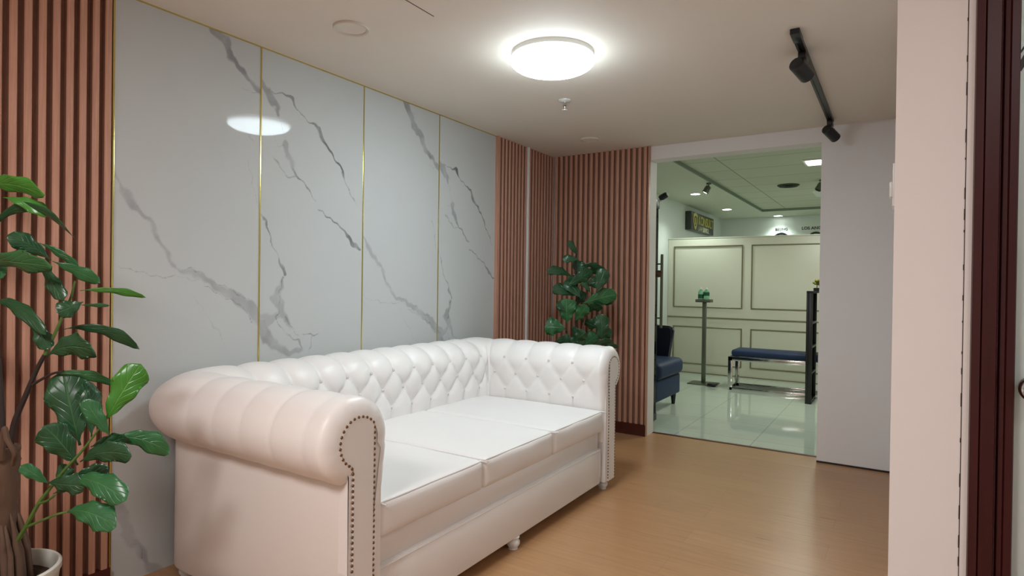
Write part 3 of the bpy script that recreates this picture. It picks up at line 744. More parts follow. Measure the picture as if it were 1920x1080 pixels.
for sgn, yc, near in ((-1, -3.40, True), (1, -1.405, False)):
    post = slab('arm_front_border', outline(-.062, .0812, .100), FX-.05, FX-.004, sgn, yc, M['leather']); rel(post, sofa)
    pnl = slab('scroll_panel', outline(-.022, .064, .079), FX-.02, FX+.001, sgn, yc, M['leather']); rel(pnl, sofa)
    # nail positions along the outline
    ol = outline(-.026, .067, .081); L = [0]
    for a, b in zip(ol, ol[1:]): L.append(L[-1]+math.hypot(a[0]-b[0], a[1]-b[1]))
    d = .02; pos = []
    while d < L[-1]-.01:
        k = next(i for i in range(len(L)) if L[i] > d)-1; t = (d-L[k])/(L[k+1]-L[k]+1e-9)
        pos.append((ol[k][0]+(ol[k+1][0]-ol[k][0])*t, ol[k][1]+(ol[k+1][1]-ol[k][1])*t)); d += .0185
    RY = Matrix.Rotation(PI/2, 3, 'Y')
    if near:
        n0 = None
        for o_, z_ in pos:
            if n0 is None:
                n0 = lath('nailhead', [(.0055, 0), (.0055, .001), (.0045, .0028), (.002, .004), (0, .0042)], M['nail'], None, 10, (0, 0, 0), RY); nn = n0
            else:
                nn = n0.copy(); COL.objects.link(nn)
            nn.parent = sofa; nn.location = Vector((FX-.001, yc+sgn*o_, z_))-SO
        print('nails', len(pos))
    else:
        bm = bmesh.new()
        for o_, z_ in pos: lathe(bm, [(.0055, 0), (.0055, .001), (.0045, .0028), (0, .0042)], 8, (FX-.001, yc+sgn*o_, z_), RY)
        nn = fromb('nailhead', bm, M['nail']); rel(nn, sofa); nn['kind'] = 'stuff'
# tuft buttons
btn = None
for row, s in enumerate((0, PS/2, PS)):
    j = min(range(NP), key=lambda j: abs(PROF[j][4]-s) if PROF[j][0] < RC_O else 9)
    k = -30
    while k < 30:
        t = off+(k+(.5 if row == 1 else 0))*PT; k += 1
        if t < .06 or t > TOT-.06: continue
        i = min(range(len(path)), key=lambda i: abs(PL[i]-t)); out = frame(i)
        if .255 < path[i].x < .36: continue
        o_, z_, no, nz_ = PROF[j][:4]
        onb = abs(path[i].x-.25) < .05
        A = (.026 if onb else (.0195 if PL[i] < TOT*.5 else .0121))-.003

        c = path[i]+out*(o_-no*A)+Vector((0, 0, z_-nz_*A)); nrm = (out*no+Vector((0, 0, nz_))).normalized()
        if btn is None:
            btn = lath('tuft_button', [(.0085, 0), (.0085, .002), (.006, .0045), (0, .006)], M['button'], None, 12); b = btn
        else: b = btn.copy(); COL.objects.link(b)
        b.parent = sofa; b.location = c-SO; b.rotation_euler = Vector((0, 0, 1)).rotation_difference(nrm).to_euler()

# seat rail, deck and cushions
YI0, YI1 = -3.338, -1.492
o = bx('seat_rail', (.30, 1.178, YI0+.004, YI1-.004, .06, .270), M['leather'], bev=.006); rel(o, sofa)
o = bx('seat_deck', (.30, 1.160, YI0+.004, YI1-.004, .268, .372), M['leather'], bev=.004); rel(o, sofa)
bm = bmesh.new()
tube(bm, [(1.179, YI0+.01, .262), (1.179, YI1-.01, .262)], .0035, 6)
tube(bm, [(1.179, YI1-.012, .262), (1.179, YI1-.012, .10)], .003, 6)
o = fromb('rail_piping', bm, M['leather'], autosmooth=True); rel(o, sofa)
def cushion(x0, x1, y0, y1, z0, z1, r=.022, crown=.016, seed=0):
    nx, ny, nz_ = 34, 26, 8
    rs = random.Random(seed); ph = [rs.uniform(0, 6) for _ in range(6)]
    bm = bmesh.new(); cx, cy, cz = (x0+x1)/2, (y0+y1)/2, (z0+z1)/2; hx, hy, hz = (x1-x0)/2, (y1-y0)/2, (z1-z0)/2
    grid = {}
    def V(i, j, k):
        key = (i, j, k)
        if key in grid: return grid[key]
        def sp(i, n):
            t = 2*i/n-1; return math.copysign(abs(t)**.85, t)
        u, v, w_ = sp(i, nx), sp(j, ny), sp(k, nz_)
        p = Vector((u*hx, v*hy, w_*hz)); c = Vector((max(-hx+r, min(hx-r, p.x)), max(-hy+r, min(hy-r, p.y)), max(-hz+r, min(hz-r, p.z))))
        d = p-c
        if d.length > 0: p = c+d.normalized()*r*(1 if d.length > 0 else 0)
        cr = (1-u*u)*(1-v*v)
        p.z += (crown*cr**.6 if w_ > 0 else 0)*max(0, w_)
        # front sags forward slightly between piped edges
        p.x += .006*(1-w_*w_)*(1-v*v) if u > .99 else 0
        # gathered wrinkle where the edge turns
        p.z += .0022*math.sin(v*7+ph[0])*math.sin(u*5+ph[1])*(1 if w_ > .5 else 0)
        v_ = bm.verts.new(p+Vector((cx, cy, cz))); grid[key] = v_; return v_
    def quad(a, b, c, d): bm.faces.new((V(*a), V(*b), V(*c), V(*d)))
    for i in range(nx):
        for j in range(ny):
            for k in (0, nz_): quad((i, j, k), (i+1, j, k), (i+1, j+1, k), (i, j+1, k))
    for i in range(nx):
        for k in range(nz_):
            for j in (0, ny): quad((i, j, k), (i+1, j, k), (i+1, j, k+1), (i, j, k+1))
    for j in range(ny):
        for k in range(nz_):
            for i in (0, nx): quad((i, j, k), (i, j+1, k), (i, j+1, k+1), (i, j, k+1))
    o = fromb('seat_cushion', bm, M['leather'], smooth=True); rel(o, sofa)
    # piping round the top edge
    e = r*.35
    pts = [(x1-e, y0+r, z1-e*.6), (x1-e, y1-r, z1-e*.6), (x1-r, y1-e, z1-e*.6), (x0+.05, y1-e, z1-e*.6)]
    bm = bmesh.new(); tube(bm, spline([(x0+.05, y0+e, z1-e*.6), (x1-2*r, y0+e, z1-e*.6), (x1-r*.8, y0+r*.6, z1-e*.6), (x1-e, y0+2*r, z1-e*.6), (x1-e, (y0+y1)/2, z1-e*.6), (x1-e, y1-2*r, z1-e*.6), (x1-r*.8, y1-r*.6, z1-e*.6), (x1-2*r, y1-e, z1-e*.6), (x0+.05, y1-e, z1-e*.6)], 8), .0032, 6)
    pp = fromb('piping', bm, M['leather'], autosmooth=True); pp.parent = o
    return o
cw = (YI1-YI0)/3
for i in range(3):
    cushion(.31, 1.192, YI0+i*cw+.001, YI0+(i+1)*cw-.001, .368, .497, seed=i)
# turned feet
foot = [(0, .062), (.026, .062), (.031, .058), (.031, .053), (.024, .049), (.027, .044), (.033, .034), (.032, .022), (.024, .010), (.021, .004), (.023, .0), (0, 0)]
f0 = None
for x, y in ((1.150, -1.40), (1.150, -2.42), (1.150, -3.44), (.17, -3.425), (.18, -2.42), (.18, -1.40)):
    if f0 is None: f0 = lath('foot', foot, M['white'], None, 28); f = f0
    else: f = f0.copy(); COL.objects.link(f)
    f.parent = sofa; f.location = Vector((x, y, 0))-SO

# ================================================================ PLANTS
def leaf(parent, base, tip, wid, m, tilt=0.0, droop=.06, cup=.18, seed=0, flare=.62, namex='leaf'):
    base = Vector(base); tip = Vector(tip); rs = random.Random(seed)
    ax = (tip-base); L = ax.length; axn = ax.normalized()
    mid_ = (base+tip)/2; view = (CLOC-mid_).normalized()
    n = (view-axn*view.dot(axn)).normalized(); n = Matrix.Rotation(tilt, 3, axn) @ n
    side = axn.cross(n)
    up = Vector((0, 0, 1)); ns, nu = 16, 8; vs = []; uvs = []
    ph = rs.uniform(0, 6); tw = rs.uniform(-.35, .35)
    for i in range(ns+1):
        s = i/ns
        c = base+ax*s+up*(droop*L*4*s*(1-s))+n*(.05*L*math.sin(PI*s))
        if s < .10: wv = .05+.02*s
        else:
            q = (s-.10)/.90; wv = (q**.62)*((1-q**3.2)**.62)*1.18*(1-.22*math.sin(PI*min(1, q/flare*.9))*.5)
            wv = max(wv, .05 if q < .5 else .0)
        w_ = wid*.60*wv
        sd = Matrix.Rotation(tw*(s-.5), 3, axn) @ side
        for j in range(nu+1):
            u = 2*j/nu-1
            e = abs(u)**2
            p = c+sd*(u*w_*(1+.09*math.sin(s*19+ph+u)))+n*(-cup*w_*e + .20*w_*math.sin(s*15+ph+(2 if u > 0 else 0))*e)
            vs.append(p); uvs.append(((u+1)/2, s))
    fs = []
    for i in range(ns):
        for j in range(nu):
            a = i*(nu+1)+j; fs.append((a, a+1, a+nu+2, a+nu+1))
    org = parent.location
    me = bpy.data.meshes.new(namex)
    # give the blade a real thickness
    th = .0007
    N = len(vs); vs2 = [v-org for v in vs]+[v-n*th-org for v in vs]
    f2 = fs+[tuple(q+N for q in reversed(f)) for f in fs]
    rim = [i*(nu+1) for i in range(ns+1)]+[ns*(nu+1)+j for j in range(1, nu+1)]+[i*(nu+1)+nu for i in range(ns-1, -1, -1)]+[j for j in range(nu-1, 0, -1)]
    for a, b in zip(rim, rim[1:]+rim[:1]): f2.append((a, b, b+N, a+N))
    me.from_pydata([tuple(v) for v in vs2], [], f2); me.update(); me.materials.append(m)
    uvl = me.uv_layers.new(name='UVMap'); uvs = uvs+uvs
    li = np.empty(len(me.loops), dtype=np.int32); me.loops.foreach_get('vertex_index', li)
    uvl.data.foreach_set('uv', np.array(uvs, dtype=np.float32)[li].ravel())
    me.polygons.foreach_set('use_smooth', [True]*len(me.polygons))
    o = bpy.data.objects.new(namex, me); COL.objects.link(o); o.parent = parent
    return o
def pot(parent, r, h, m, thick=.012):
    lath('pot', [(0, 0), (r*.68, 0), (r*.72, .006), (r*.97, h-.03), (r, h-.022), (r, h-.004), (r-.004, h), (r-thick+.003, h), (r-thick, h-.005), (r-thick-.004, h-.06), (0, h-.065)], m, parent, 56)
    bm = bmesh.new(); n = 40
    lathe(bm, [(0, h-.050)]+[(r*k/8*(1-thick/r)*.99, h-.050+.006*math.sin(k*2.3)) for k in range(1, 9)]+[((r-thick)*.96, h-.066), (0, h-.066)], n)
    rs = random.Random(3)
    for v in bm.verts:
        if v.co.z > h-.06: v.co.z += rs.uniform(-.004, .004)
    fromb('soil', bm, M['soil'], parent, autosmooth=True)

D0 = 1.88
pc = at(-2, 1093, D0)
fig = empty('potted_fiddle_leaf_fig', (pc.x, pc.y, 0)); tag(fig, 'tall big leaved potted fig at the left edge before the ribbed wood panel', 'potted plant', 'fiddle leaf fig plants')
pot(fig, .158, .335, M['pot'])
FO = fig.location
def fpt(u, v, d=D0): return at(u, v, d)-FO
# bark trunk with frayed skirt
bm = bmesh.new()
tp = [fpt(-14, 1085), fpt(-14, 1040), fpt(-10, 985), fpt(-8, 930), fpt(-6, 880), fpt(-5, 838)]
lower = Vector((tp[0].x, tp[0].y, .28)); tp = [lower]+tp
tube(bm, spline(tp, 6), [.088+(.056-.088)*min(1, i/18) for i in range(len(spline(tp, 6)))], 22)
rs = random.Random(11)
for v in bm.verts:
    nn = noise.noise(v.co*38)*.006+noise.noise(v.co*90)*.003; d = Vector((v.co.x-tp[3].x, v.co.y-tp[3].y, 0)); 
    if d.length > 0: v.co += d.normalized()*nn
tr_ = fromb('trunk', bm, M['bark'], fig, smooth=True)
bm = bmesh.new()
rs = random.Random(4)
c0 = fpt(-9, 985)
for k in range(34):
    a = k/34*2*PI+rs.uniform(-.06, .06); e = rs.uniform(-.02, .02); tw = rs.uniform(-.25, .35)
    def rp(r_, dz, f): return c0+Vector((math.cos(a+tw*f)*r_, math.sin(a+tw*f)*r_, dz))
    tube(bm, [rp(.052, .03+e, 0), rp(.063, -.015+e, .2), rp(.076, -.08, .6), rp(.084, -.15, .8), rp(.088, -.24, 1)], [.003, .007, .011, .012, .012], 5)
for v in bm.verts: v.co += Vector((noise.noise(v.co*60), noise.noise(v.co*60+Vector((5, 0, 0))), 0))*.005
fromb('bark_skirt', bm, M['bark'], fig, smooth=True)
def branch(pl, rad, m, par, org=None):
    sp = spline(pl, 6); n = len(sp)
    rr = [rad[0]+(rad[1]-rad[0])*i/(n-1) for i in range(n)]
    tub('branch', sp, rr, m, par, 8)
branch([fpt(0, 850), fpt(18, 835), fpt(28, 790), fpt(48, 742), fpt(68, 695), fpt(84, 665)], (.0105, .006), M['twig'], fig)
branch([fpt(84, 665), fpt(100, 632), fpt(118, 592), fpt(132, 560), fpt(141, 527)], (.0058, .003), M['stem'], fig)
branch([fpt(60, 722), fpt(80, 710), fpt(100, 700), fpt(120, 696)], (.0048, .003), M['twig'], fig)
branch([fpt(4, 838), fpt(4, 790), fpt(0, 720), fpt(-6, 640), fpt(-12, 560), fpt(-20, 430), fpt(-22, 350)], (.0095, .005), M['twig'], fig)
branch([fpt(2, 862, 1.84), fpt(8, 805, 1.82), fpt(14, 825, 1.81), fpt(27, 850, 1.81), fpt(24, 872, 1.83)], (.009, .006), M['bark'], fig)
branch([fpt(34, 1012, 1.86), fpt(50, 985, 1.85), fpt(72, 945, 1.84), fpt(92, 918, 1.84), fpt(118, 885, 1.84), fpt(150, 850, 1.84)], (.0068, .004), M['stem'], fig)
branch([fpt(50, 988, 1.85), fpt(78, 976, 1.83), fpt(108, 964, 1.82), fpt(132, 959, 1.82)], (.0042, .003), M['stem'], fig)
branch([fpt(72, 945, 1.84), fpt(90, 938, 1.82), fpt(104, 928, 1.8)], (.004, .003), M['stem'], fig)
branch([fpt(150, 850, 1.84), fpt(170, 825, 1.84), fpt(196, 790, 1.84)], (.004, .003), M['stem'], fig)
# (base u, v, tip u, v, width px, material, tilt, droop, depth base, depth tip)
LV = [(-40, 352, 84, 366, 44, 'leafbright', .5, .10, 1.88, 1.80), (6, 370, 93, 403, 30, 'leafbright', -.3, .06, 1.84, 1.86),
 (-30, 452, 147, 456, 28, 'leaf', .5, .30, 1.92, 1.82), (96, 488, 14, 440, 38, 'leaf', .2, .06, 1.88, 1.80), (-40, 488, 98, 500, 48, 'leafmid', .6, .04, 1.90, 1.76),
 (78, 492, 120, 562, 32, 'leaf', .4, -.02, 1.88, 1.84), (74, 456, 149, 506, 20, 'leafmid', .6, .10, 1.9, 1.94), (98, 490, 188, 530, 28, 'leafmid', .3, .04, 1.86, 1.92),
 (150, 545, 274, 558, 17, 'leafbright', .5, .08, 1.90, 1.98), (148, 572, 206, 573, 9, 'leafmid', .4, .02, 1.88, 1.95), (156, 566, 106, 586, 38, 'leaf', .1, -.02, 1.86, 1.82),
 (-14, 565, 86, 628, 30, 'leaf', .2, .12, 1.92, 1.84), (62, 600, 92, 655, 34, 'leaf', .1, 0, 1.87, 1.87), (88, 668, 178, 660, 56, 'leaf', .3, .16, 1.86, 1.84),
 (118, 618, 262, 655, 26, 'leaf', .4, .16, 1.88, 1.98), (-30, 500, 12, 512, 40, 'leafmid', .2, 0, 1.9, 1.9),
 (92, 702, 215, 722, 22, 'leafmid', .5, .12, 1.88, 1.96), (150, 835, 118, 694, 78, 'leaf', -.2, 0, 1.88, 1.90), (172, 820, 164, 712, 50, 'leaf', .6, 0, 1.90, 1.93),
 (196, 792, 264, 682, 60, 'leafbright', -.1, .02, 1.86, 1.90), (207, 818, 158, 748, 36, 'leafmid', -.2, .0, 1.84, 1.82), (210, 822, 319, 850, 44, 'leafmid', .3, .14, 1.85, 1.90),
 (146, 872, 82, 798, 58, 'leaf', .1, .04, 1.86, 1.80), (140, 880, 104, 892, 44, 'leaf', .3, 0, 1.87, 1.86), (150, 866, 247, 855, 48, 'leaf', .2, .12, 1.84, 1.80), (188, 845, 240, 820, 30, 'leaf', .2, .1, 1.85, 1.84),
 (136, 894, 206, 893, 44, 'leaf', .3, .1, 1.86, 1.90), (92, 908, 38, 873, 26, 'leafmid', .1, .02, 1.82, 1.78), (88, 905, 158, 912, 44, 'leaf', .4, .02, 1.82, 1.80),
 (138, 896, 237, 938, 52, 'leafmid', .1, .08, 1.82, 1.76), (100, 926, 166, 902, 30, 'leaf', .5, .05, 1.84, 1.86), (124, 960, 218, 988, 54, 'leafmid', .1, .10, 1.82, 1.76),
 (170, 838, 225, 835, 40, 'leaf', .5, .12, 1.86, 1.9), (-25, 720, -70, 640, 50, 'leaf', .2, .04, 1.9, 1.85), (-22, 350, -60, 270, 60, 'leafmid', .3, .04, 1.9, 1.92), (-20, 420, -110, 400, 60, 'leaf', .3, .1, 1.9, 1.8), (-5, 640, -90, 590, 60, 'leaf', .3, .1, 1.9, 1.86)]
for k, (u0, v0, u1, v1, wd, mm, tl, dr_, d0, d1) in enumerate(LV):
    leaf(fig, at(u0, v0, d0), at(u1, v1, d1), wd/CF*(d0+d1)/2*1.02, M[mm], tl, dr_, seed=k)

DP = 4.74
pc2 = at(1083, 640, DP)
fig2 = empty('potted_fiddle_leaf_fig', (pc2.x, pc2.y, 0)); tag(fig2, 'smaller dark leaved fig in the far corner, rising behind the sofa arm', 'potted plant', 'fiddle leaf fig plants')
pot(fig2, .15, .30, M['pot'])
F2 = fig2.location
def gpt(u, v, d=DP): return at(u, v, d)-F2
b0 = Vector((0, 0, .26))
branch([b0, b0*2.0+Vector((.01, 0, 0)), gpt(1083, 650), gpt(1080, 600), gpt(1082, 550), gpt(1079, 500), gpt(1081, 470)], (.016, .005), M['twig'], fig2)
branch([gpt(1083, 655), gpt(1090, 625), gpt(1098, 590), gpt(1101, 545), gpt(1096, 520)], (.008, .004), M['bark'], fig2)
branch([gpt(1082, 560), gpt(1086, 538), gpt(1096, 527), gpt(1108, 520)], (.004, .003), M['stem'], fig2)
branch([b0*1.9, gpt(1092, 690), gpt(1105, 655), gpt(1120, 640)], (.010, .005), M['twig'], fig2)
branch([b0*1.9, gpt(1078, 690), gpt(1066, 645), gpt(1062, 620)], (.010, .005), M['twig'], fig2)
LV2 = [(1083, 479, 1066, 451, 12, 'leaf', .2, 0), (1086, 487, 1054, 486, 15, 'leaf', .2, .04), (1074, 486, 1094, 512, 26, 'leaf', .1, .02), (1090, 499, 1127, 507, 13, 'leaf', .4, .16),
 (1074, 520, 1025, 508, 17, 'leaf', .3, .10), (1064, 536, 1110, 508, 26, 'leaf', .4, .02), (1092, 515, 1137, 508, 20, 'leaf', .5, .10), (1118, 548, 1134, 503, 26, 'leaf', .2, 0),
 (1084, 556, 1035, 540, 22, 'leaf', .3, .06), (1090, 560, 1060, 525, 26, 'leaf', .5, .02), (1108, 550, 1091, 525, 11, 'leaf', .3, 0), (1092, 570, 1157, 553, 30, 'leafmid', .3, .06),
 (1108, 560, 1150, 566, 20, 'leaf', .5, .05), (1063, 607, 1062, 560, 36, 'leafmid', -.1, 0), (1062, 617, 1021, 613, 32, 'leafmid', -.1, .05), (1078, 602, 1100, 572, 26, 'leafmid', .4, 0),
 (1128, 640, 1128, 588, 28, 'leaf', .1, 0), (1118, 636, 1148, 620, 22, 'leaf', .4, .05), (1092, 650, 1122, 628, 28, 'leafmid', .3, .05), (1052, 632, 1076, 648, 26, 'leaf', .2, 0),
 (1088, 600, 1118, 612, 20, 'leaf', .5, .02), (1040, 640, 1070, 640, 24, 'leaf', .4, .05), (1110, 650, 1148, 640, 14, 'leaf', .6, .1), (1060, 655, 1100, 650, 26, 'leaf', .5, .05),
 (1075, 575, 1098, 548, 24, 'leaf', .7, 0), (1072, 610, 1092, 640, 24, 'leaf', .5, 0), (1120, 655, 1160, 651, 12, 'leaf', .6, .1), (1084, 540, 1066, 520, 22, 'leaf', .3, .05), (1095, 585, 1130, 575, 22, 'leaf', .6, .1), (1075, 640, 1098, 622, 24, 'leaf', .3, 0), (1060, 585, 1046, 566, 18, 'leaf', .5, 0), (1098, 535, 1126, 530, 22, 'leaf', .2, .1), (1085, 660, 1050, 652, 22, 'leaf', .3, .1)]
for k, (u0, v0, u1, v1, wd, mm, tl, dr_) in enumerate(LV2):
    rs = random.Random(k+50); d = DP+rs.uniform(-.10, .08)
    leaf(fig2, at(u0, v0, d), at(u1, v1, d+rs.uniform(-.08, .06)), wd/CF*d*1.2, M[mm], tl, dr_, seed=k+70)

# ================================================================ OFFICE BEYOND THE OPENING
XL = -.20; YB = 7.05
struct(bx('wall_office_left', (XL-.1, XL, YT, YB, 0, HO+.1), M['wall_office']))
struct(bx('wall_office_far', (XL-.1, 4.2, YB, YB+.1, 0, HO+.1), M['wall_office']))
struct(bx('wall_office_right', (4.1, 4.2, YT, YB, 0, HO+.1), M['wall_office']))
bm = bmesh.new()
GX, GY = .69, 6.14
box(bm, XL, GX, YT, YB, HO, HO+.1); box(bm, GX, 4.1, GY, YB, HO, HO+.1)
struct(fromb('ceiling_border', bm, M['office_ceiling']))
struct(bx('ceiling_grid', (GX, 4.1, YT, GY, HO+.035, HO+.12), M['gridceil']))
bm = bmesh.new()
box(bm, GX-.012, GX+.004, YT, GY, HO-.004, HO+.035); box(bm, GX, 4.1, GY-.004, GY+.012, HO-.004, HO+.035)
struct(fromb('trim_3', bm, mat('ceiling_edge_trim', (.50, .56, .49), .6)))
# panelled cream half-height partition
PY = 3.90
pt_ = empty('panelled_partition', (1.4, PY, 0)); tag(pt_, 'cream half height partition with thin rectangular mouldings beyond the opening', 'partition')
bx('panel', (XL-1.4+.002, 1.4, 0, .09, 0, 1.93), M['cream'], pt_, bev=.004)
bx('top_cap', (XL-1.4+.002, 1.4, -.004, .094, 1.93, 1.948), M['cream'], pt_, bev=.004)
def frame_m(x0, x1, z0, z1):
    bm = bmesh.new(); w_ = .016; y0, y1 = -.012, 0.001
    x0 -= 1.4; x1 -= 1.4
    box(bm, x0, x1, y0, y1, z0, z0+w_, .003, 1); box(bm, x0, x1, y0, y1, z1-w_, z1, .003, 1)
    box(bm, x0, x0+w_, y0, y1, z0+w_, z1-w_, .003, 1); box(bm, x1-w_, x1, y0, y1, z0+w_, z1-w_, .003, 1)
    fromb('moulding_frame', bm, M['moulding'], pt_)
for x0, x1 in ((-.112, .855), (.965, 1.92), (2.03, 2.78)):
    frame_m(x0, x1, .945, 1.83)
    frame_m(x0, x1, .13 if x0 > .5 else .13, .675)
bx('chair_rail', (XL-1.4+.01, 1.4, -.014, .001, .797, .813), M['moulding'], pt_, bev=.003)
bx('foot_strip', (XL-1.4+.01, 1.4, -.010, .001, 0, .012), M['moulding'], pt_)

# sign on the left wall of the office
s1_ = hit(1296, 395, 0, XL+.094); s2_ = hit(1338, 442, 0, XL+.094)
sy0, sy1, sz0, sz1 = s1_.y, s2_.y, s2_.z, s1_.z
sg = empty('wall_sign', (XL, (sy0+sy1)/2, (sz0+sz1)/2)); tag(sg, 'dark grey box sign with gold lettering high on the far left wall', 'sign')
W2 = (sy1-sy0)/2; H2 = (sz1-sz0)/2
bx('sign_box', (0, .09, -W2, W2, -H2, H2), M['signboard'], sg, bev=.004)
bx('sign_face', (.09, .094, -W2+.03, W2-.02, -H2+.02, H2-.02), M['black'], sg)
# text faces +x
RT = Euler((PI/2, 0, PI/2))
text_obj('gold_lettering', 'KONSULT', .205, M['gold'], sg, (.095, -W2+.40, -.035), RT, .004, bold=.004)
text_obj('pale_lettering', 'LAW SERVICE', .105, M['paleletter'], sg, (.095, -W2+.40, -.135), RT, .003, bold=.003)
bm = bmesh.new()   # shield-like emblem left of the words
sh = [(-.12, .11), (.0, .135), (.12, .11), (.11, -.02), (.06, -.10), (0, -.135), (-.06, -.10), (-.11, -.02)]
for k, (sc, x) in enumerate(((1, 0),)):
    a = [bm.verts.new((.095, -W2+.22+p*sc, q*sc)) for p, q in sh]; b = [bm.verts.new((.103, -W2+.22+p*sc, q*sc)) for p, q in sh]
    c = [bm.verts.new((.103, -W2+.22+p*.62, q*.62)) for p, q in sh]; d = [bm.verts.new((.095, -W2+.22+p*.62, q*.62)) for p, q in sh]
    for P_, Q_ in ((a, b), (b, c), (c, d)):
        for i in range(8): bm.faces.new((P_[i], P_[(i+1) % 8], Q_[(i+1) % 8], Q_[i]))
box(bm, .095, .103, -W2+.19, -W2+.25, -.05, .06)
fromb('gold_emblem', bm, M['gold'], sg)

# world clocks and the city names above them
for (x, s, sz_, lbc, lbt) in ((.925, 'BEIJING', .062, 'left round black wall clock just showing over the partition', 'small black lettering reading BEIJING on the far wall above the left clock'),
                         (1.475, 'LOS ANGELES', .062, 'right round black wall clock partly hidden by the white wall edge', 'small black lettering reading LOS ANGELES on the far wall above the right clock')):
    zt = hit(1467, 432, 1, YB-.01).z if s == 'BEIJING' else hit(1525, 430, 1, YB-.01).z
    cxp = hit(1465 if s == 'BEIJING' else 1530, 440, 1, YB).x
    t = text_obj('wall_lettering', s, .075 if s != 'BEIJING' else .062, M['black'], None, (cxp, YB-.004, zt), Euler((PI/2, 0, 0)), .003, 'CENTER', .001)
    tag(t, lbt, 'wall lettering')
    ztop = hit(1465, 436, 1, YB).z if s == 'BEIJING' else hit(1530, 434.5, 1, YB).z
    R_ = .14
    c = empty('wall_clock', (cxp, YB, ztop-R_)); tag(c, lbc, 'clock', 'round black wall clocks')
    lath('rim', [(R_*.74, -.004), (R_*.74, .022), (R_*.80, .032), (R_*.95, .032), (R_, .022), (R_, 0), (R_*.74, 0)], M['black'], c, 40, (0, 0, 0), RX)
    lath('face', [(0, .001), (R_*.76, .001), (R_*.76, .012), (0, .012)], M['white'], c, 40, (0, 0, 0), RX)
    bm = bmesh.new()
    for k in range(12):
        a = k/12*2*PI; q = Matrix.Rotation(a, 3, 'Y')
        tube(bm, [q @ Vector((0, -.014, R_*.60)), q @ Vector((0, -.014, R_*.72))], .004, 4)
    fromb('hour_marks', bm, M['black'], c)
    for a, l in ((.9, .5), (-.6, .68)):
        q = Matrix.Rotation(a, 3, 'Y'); tub('clock_hand', [q @ Vector((0, -.018, -.01)), q @ Vector((0, -.018, R_*l))], .003, M['black'], c, 5)

# downlights
for (u, v, lb) in ((1304, 363, 'nearest bright recessed downlight above the sign, left of the silver spotlight'), (1363, 392, 'middle bright recessed downlight near the far wall corner'), (1459, 404, 'far bright recessed downlight above the left clock')):
    p = hit(u, v, 2, HO)
    t = empty('recessed_downlight', (p.x, p.y, HO)); tag(t, lb, 'downlight', 'recessed downlights of the far office')
    r = .075 if u == 1304 else .085
    lath('rim', [(r*.82, 0), (r*1.0, 0), (r*1.0, -.006), (r*.84, -.010), (r*.82, -.002)], M['white'], t, 32)
    lath('lens', [(0, -.0085), (r*.83, -.0085), (r*.83, -.002), (0, -.002)], M['lens'], t, 32)
    l = bpy.data.lights.new('downlight_beam', 'SPOT'); l.energy = 32; l.spot_size = math.radians(118); l.spot_blend = .8; l.color = (.85, 1, .93); l.shadow_soft_size = .06
    lo = bpy.data.objects.new('downlight_beam', l); COL.objects.link(lo); lo.location = (p.x, p.y, HO-.03)
# silver spotlight on the ceiling border
p = hit(1329, 343, 2, HO)
t = empty('ceiling_spotlight', (p.x, p.y, HO)); tag(t, 'silver swivel spotlight on the office ceiling beside the nearest downlight', 'spotlight', 'swivel spotlights of the far office')
lath('mount', [(0, 0), (.03, 0), (.03, -.02), (0, -.02)], M['dulsteel'], t, 24)
tub('arm', [(0, 0, -.015), (0, 0, -.045)], .008, M['dulsteel'], t)
q = Vector((0, 0, -1)).rotation_difference(Vector((-.45, -.35, -1)).normalized()).to_matrix()
lath('can', [(0, .045), (.030, .045), (.036, .038), (.040, -.045), (.035, -.05), (.033, -.03), (0, -.03)], M['dulsteel'], t, 28, (-.02, -.012, -.085), q)
lath('lens', [(0, -.037), (.033, -.037), (.033, -.031), (0, -.031)], M['panel_lens'], t, 28, (-.02, -.012, -.085), q)
p = hit(1541, 337, 2, HO+.035)
t = empty('ceiling_spotlight', (p.x, p.y, HO+.035)); tag(t, 'silver swivel spotlight on the office ceiling half hidden behind the white wall edge', 'spotlight', 'swivel spotlights of the far office')
lath('mount', [(0, 0), (.03, 0), (.03, -.02), (0, -.02)], M['dulsteel'], t, 24); tub('arm', [(0, 0, -.015), (0, 0, -.045)], .008, M['dulsteel'], t)
lath('can', [(0, .045), (.030, .045), (.036, .038), (.040, -.045), (.035, -.05), (.033, -.03), (0, -.03)], M['dulsteel'], t, 28, (-.02, -.012, -.085), q)
# round air vent and troffer
p = hit(1478, 349, 2, HO+.02); R_ = .115
t = empty('ceiling_vent', (p.x, p.y, HO+.035)); tag(t, 'dark round air vent in the office grid ceiling', 'vent')
lath('vent_ring', [(R_*.1, 0), (R_*1.15, 0), (R_*1.15, -.008), (R_*.98, -.022), (R_*.9, -.018), (R_*.86, -.004), (R_*.1, -.004)], M['vent'], t, 40)
for k in (.66, .42, .2): lath('vent_blade', [(R_*k, -.004), (R_*(k+.16), -.018), (R_*(k+.17), -.020), (R_*k+.002, -.002)], M['vent'], t, 36)
pf = hit(1526, 304, 2, HO+.03)
t = empty('ceiling_troffer', (1.95, pf.y+.0, HO+.035)); tag(t, 'rectangular louvred lamp in the office ceiling near the opening', 'ceiling light')
xa = hit(1508, 304, 2, HO+.02).x-1.95
bx('frame', (xa-.015, xa+.62, -.165, .165, -.012, 0), M['white'], t, bev=.002)
for k in range(3): bx('tube_lens', (xa+.01, xa+.60, -.14+.1*k, -.14+.1*k+.07, -.018, -.012), M['lens'] if k == 1 else M['panel_lens'], t)
bm = bmesh.new()
for k in range(9): box(bm, xa+.02+k*.07, xa+.024+k*.07, -.15, .15, -.026, -.012)
fromb('louvre', bm, M['steel'], t)
t = empty('panel_light', (1.95, 4.6, HO+.035)); tag(t, 'square panel light of the office ceiling hidden behind the opening head', 'ceiling light')
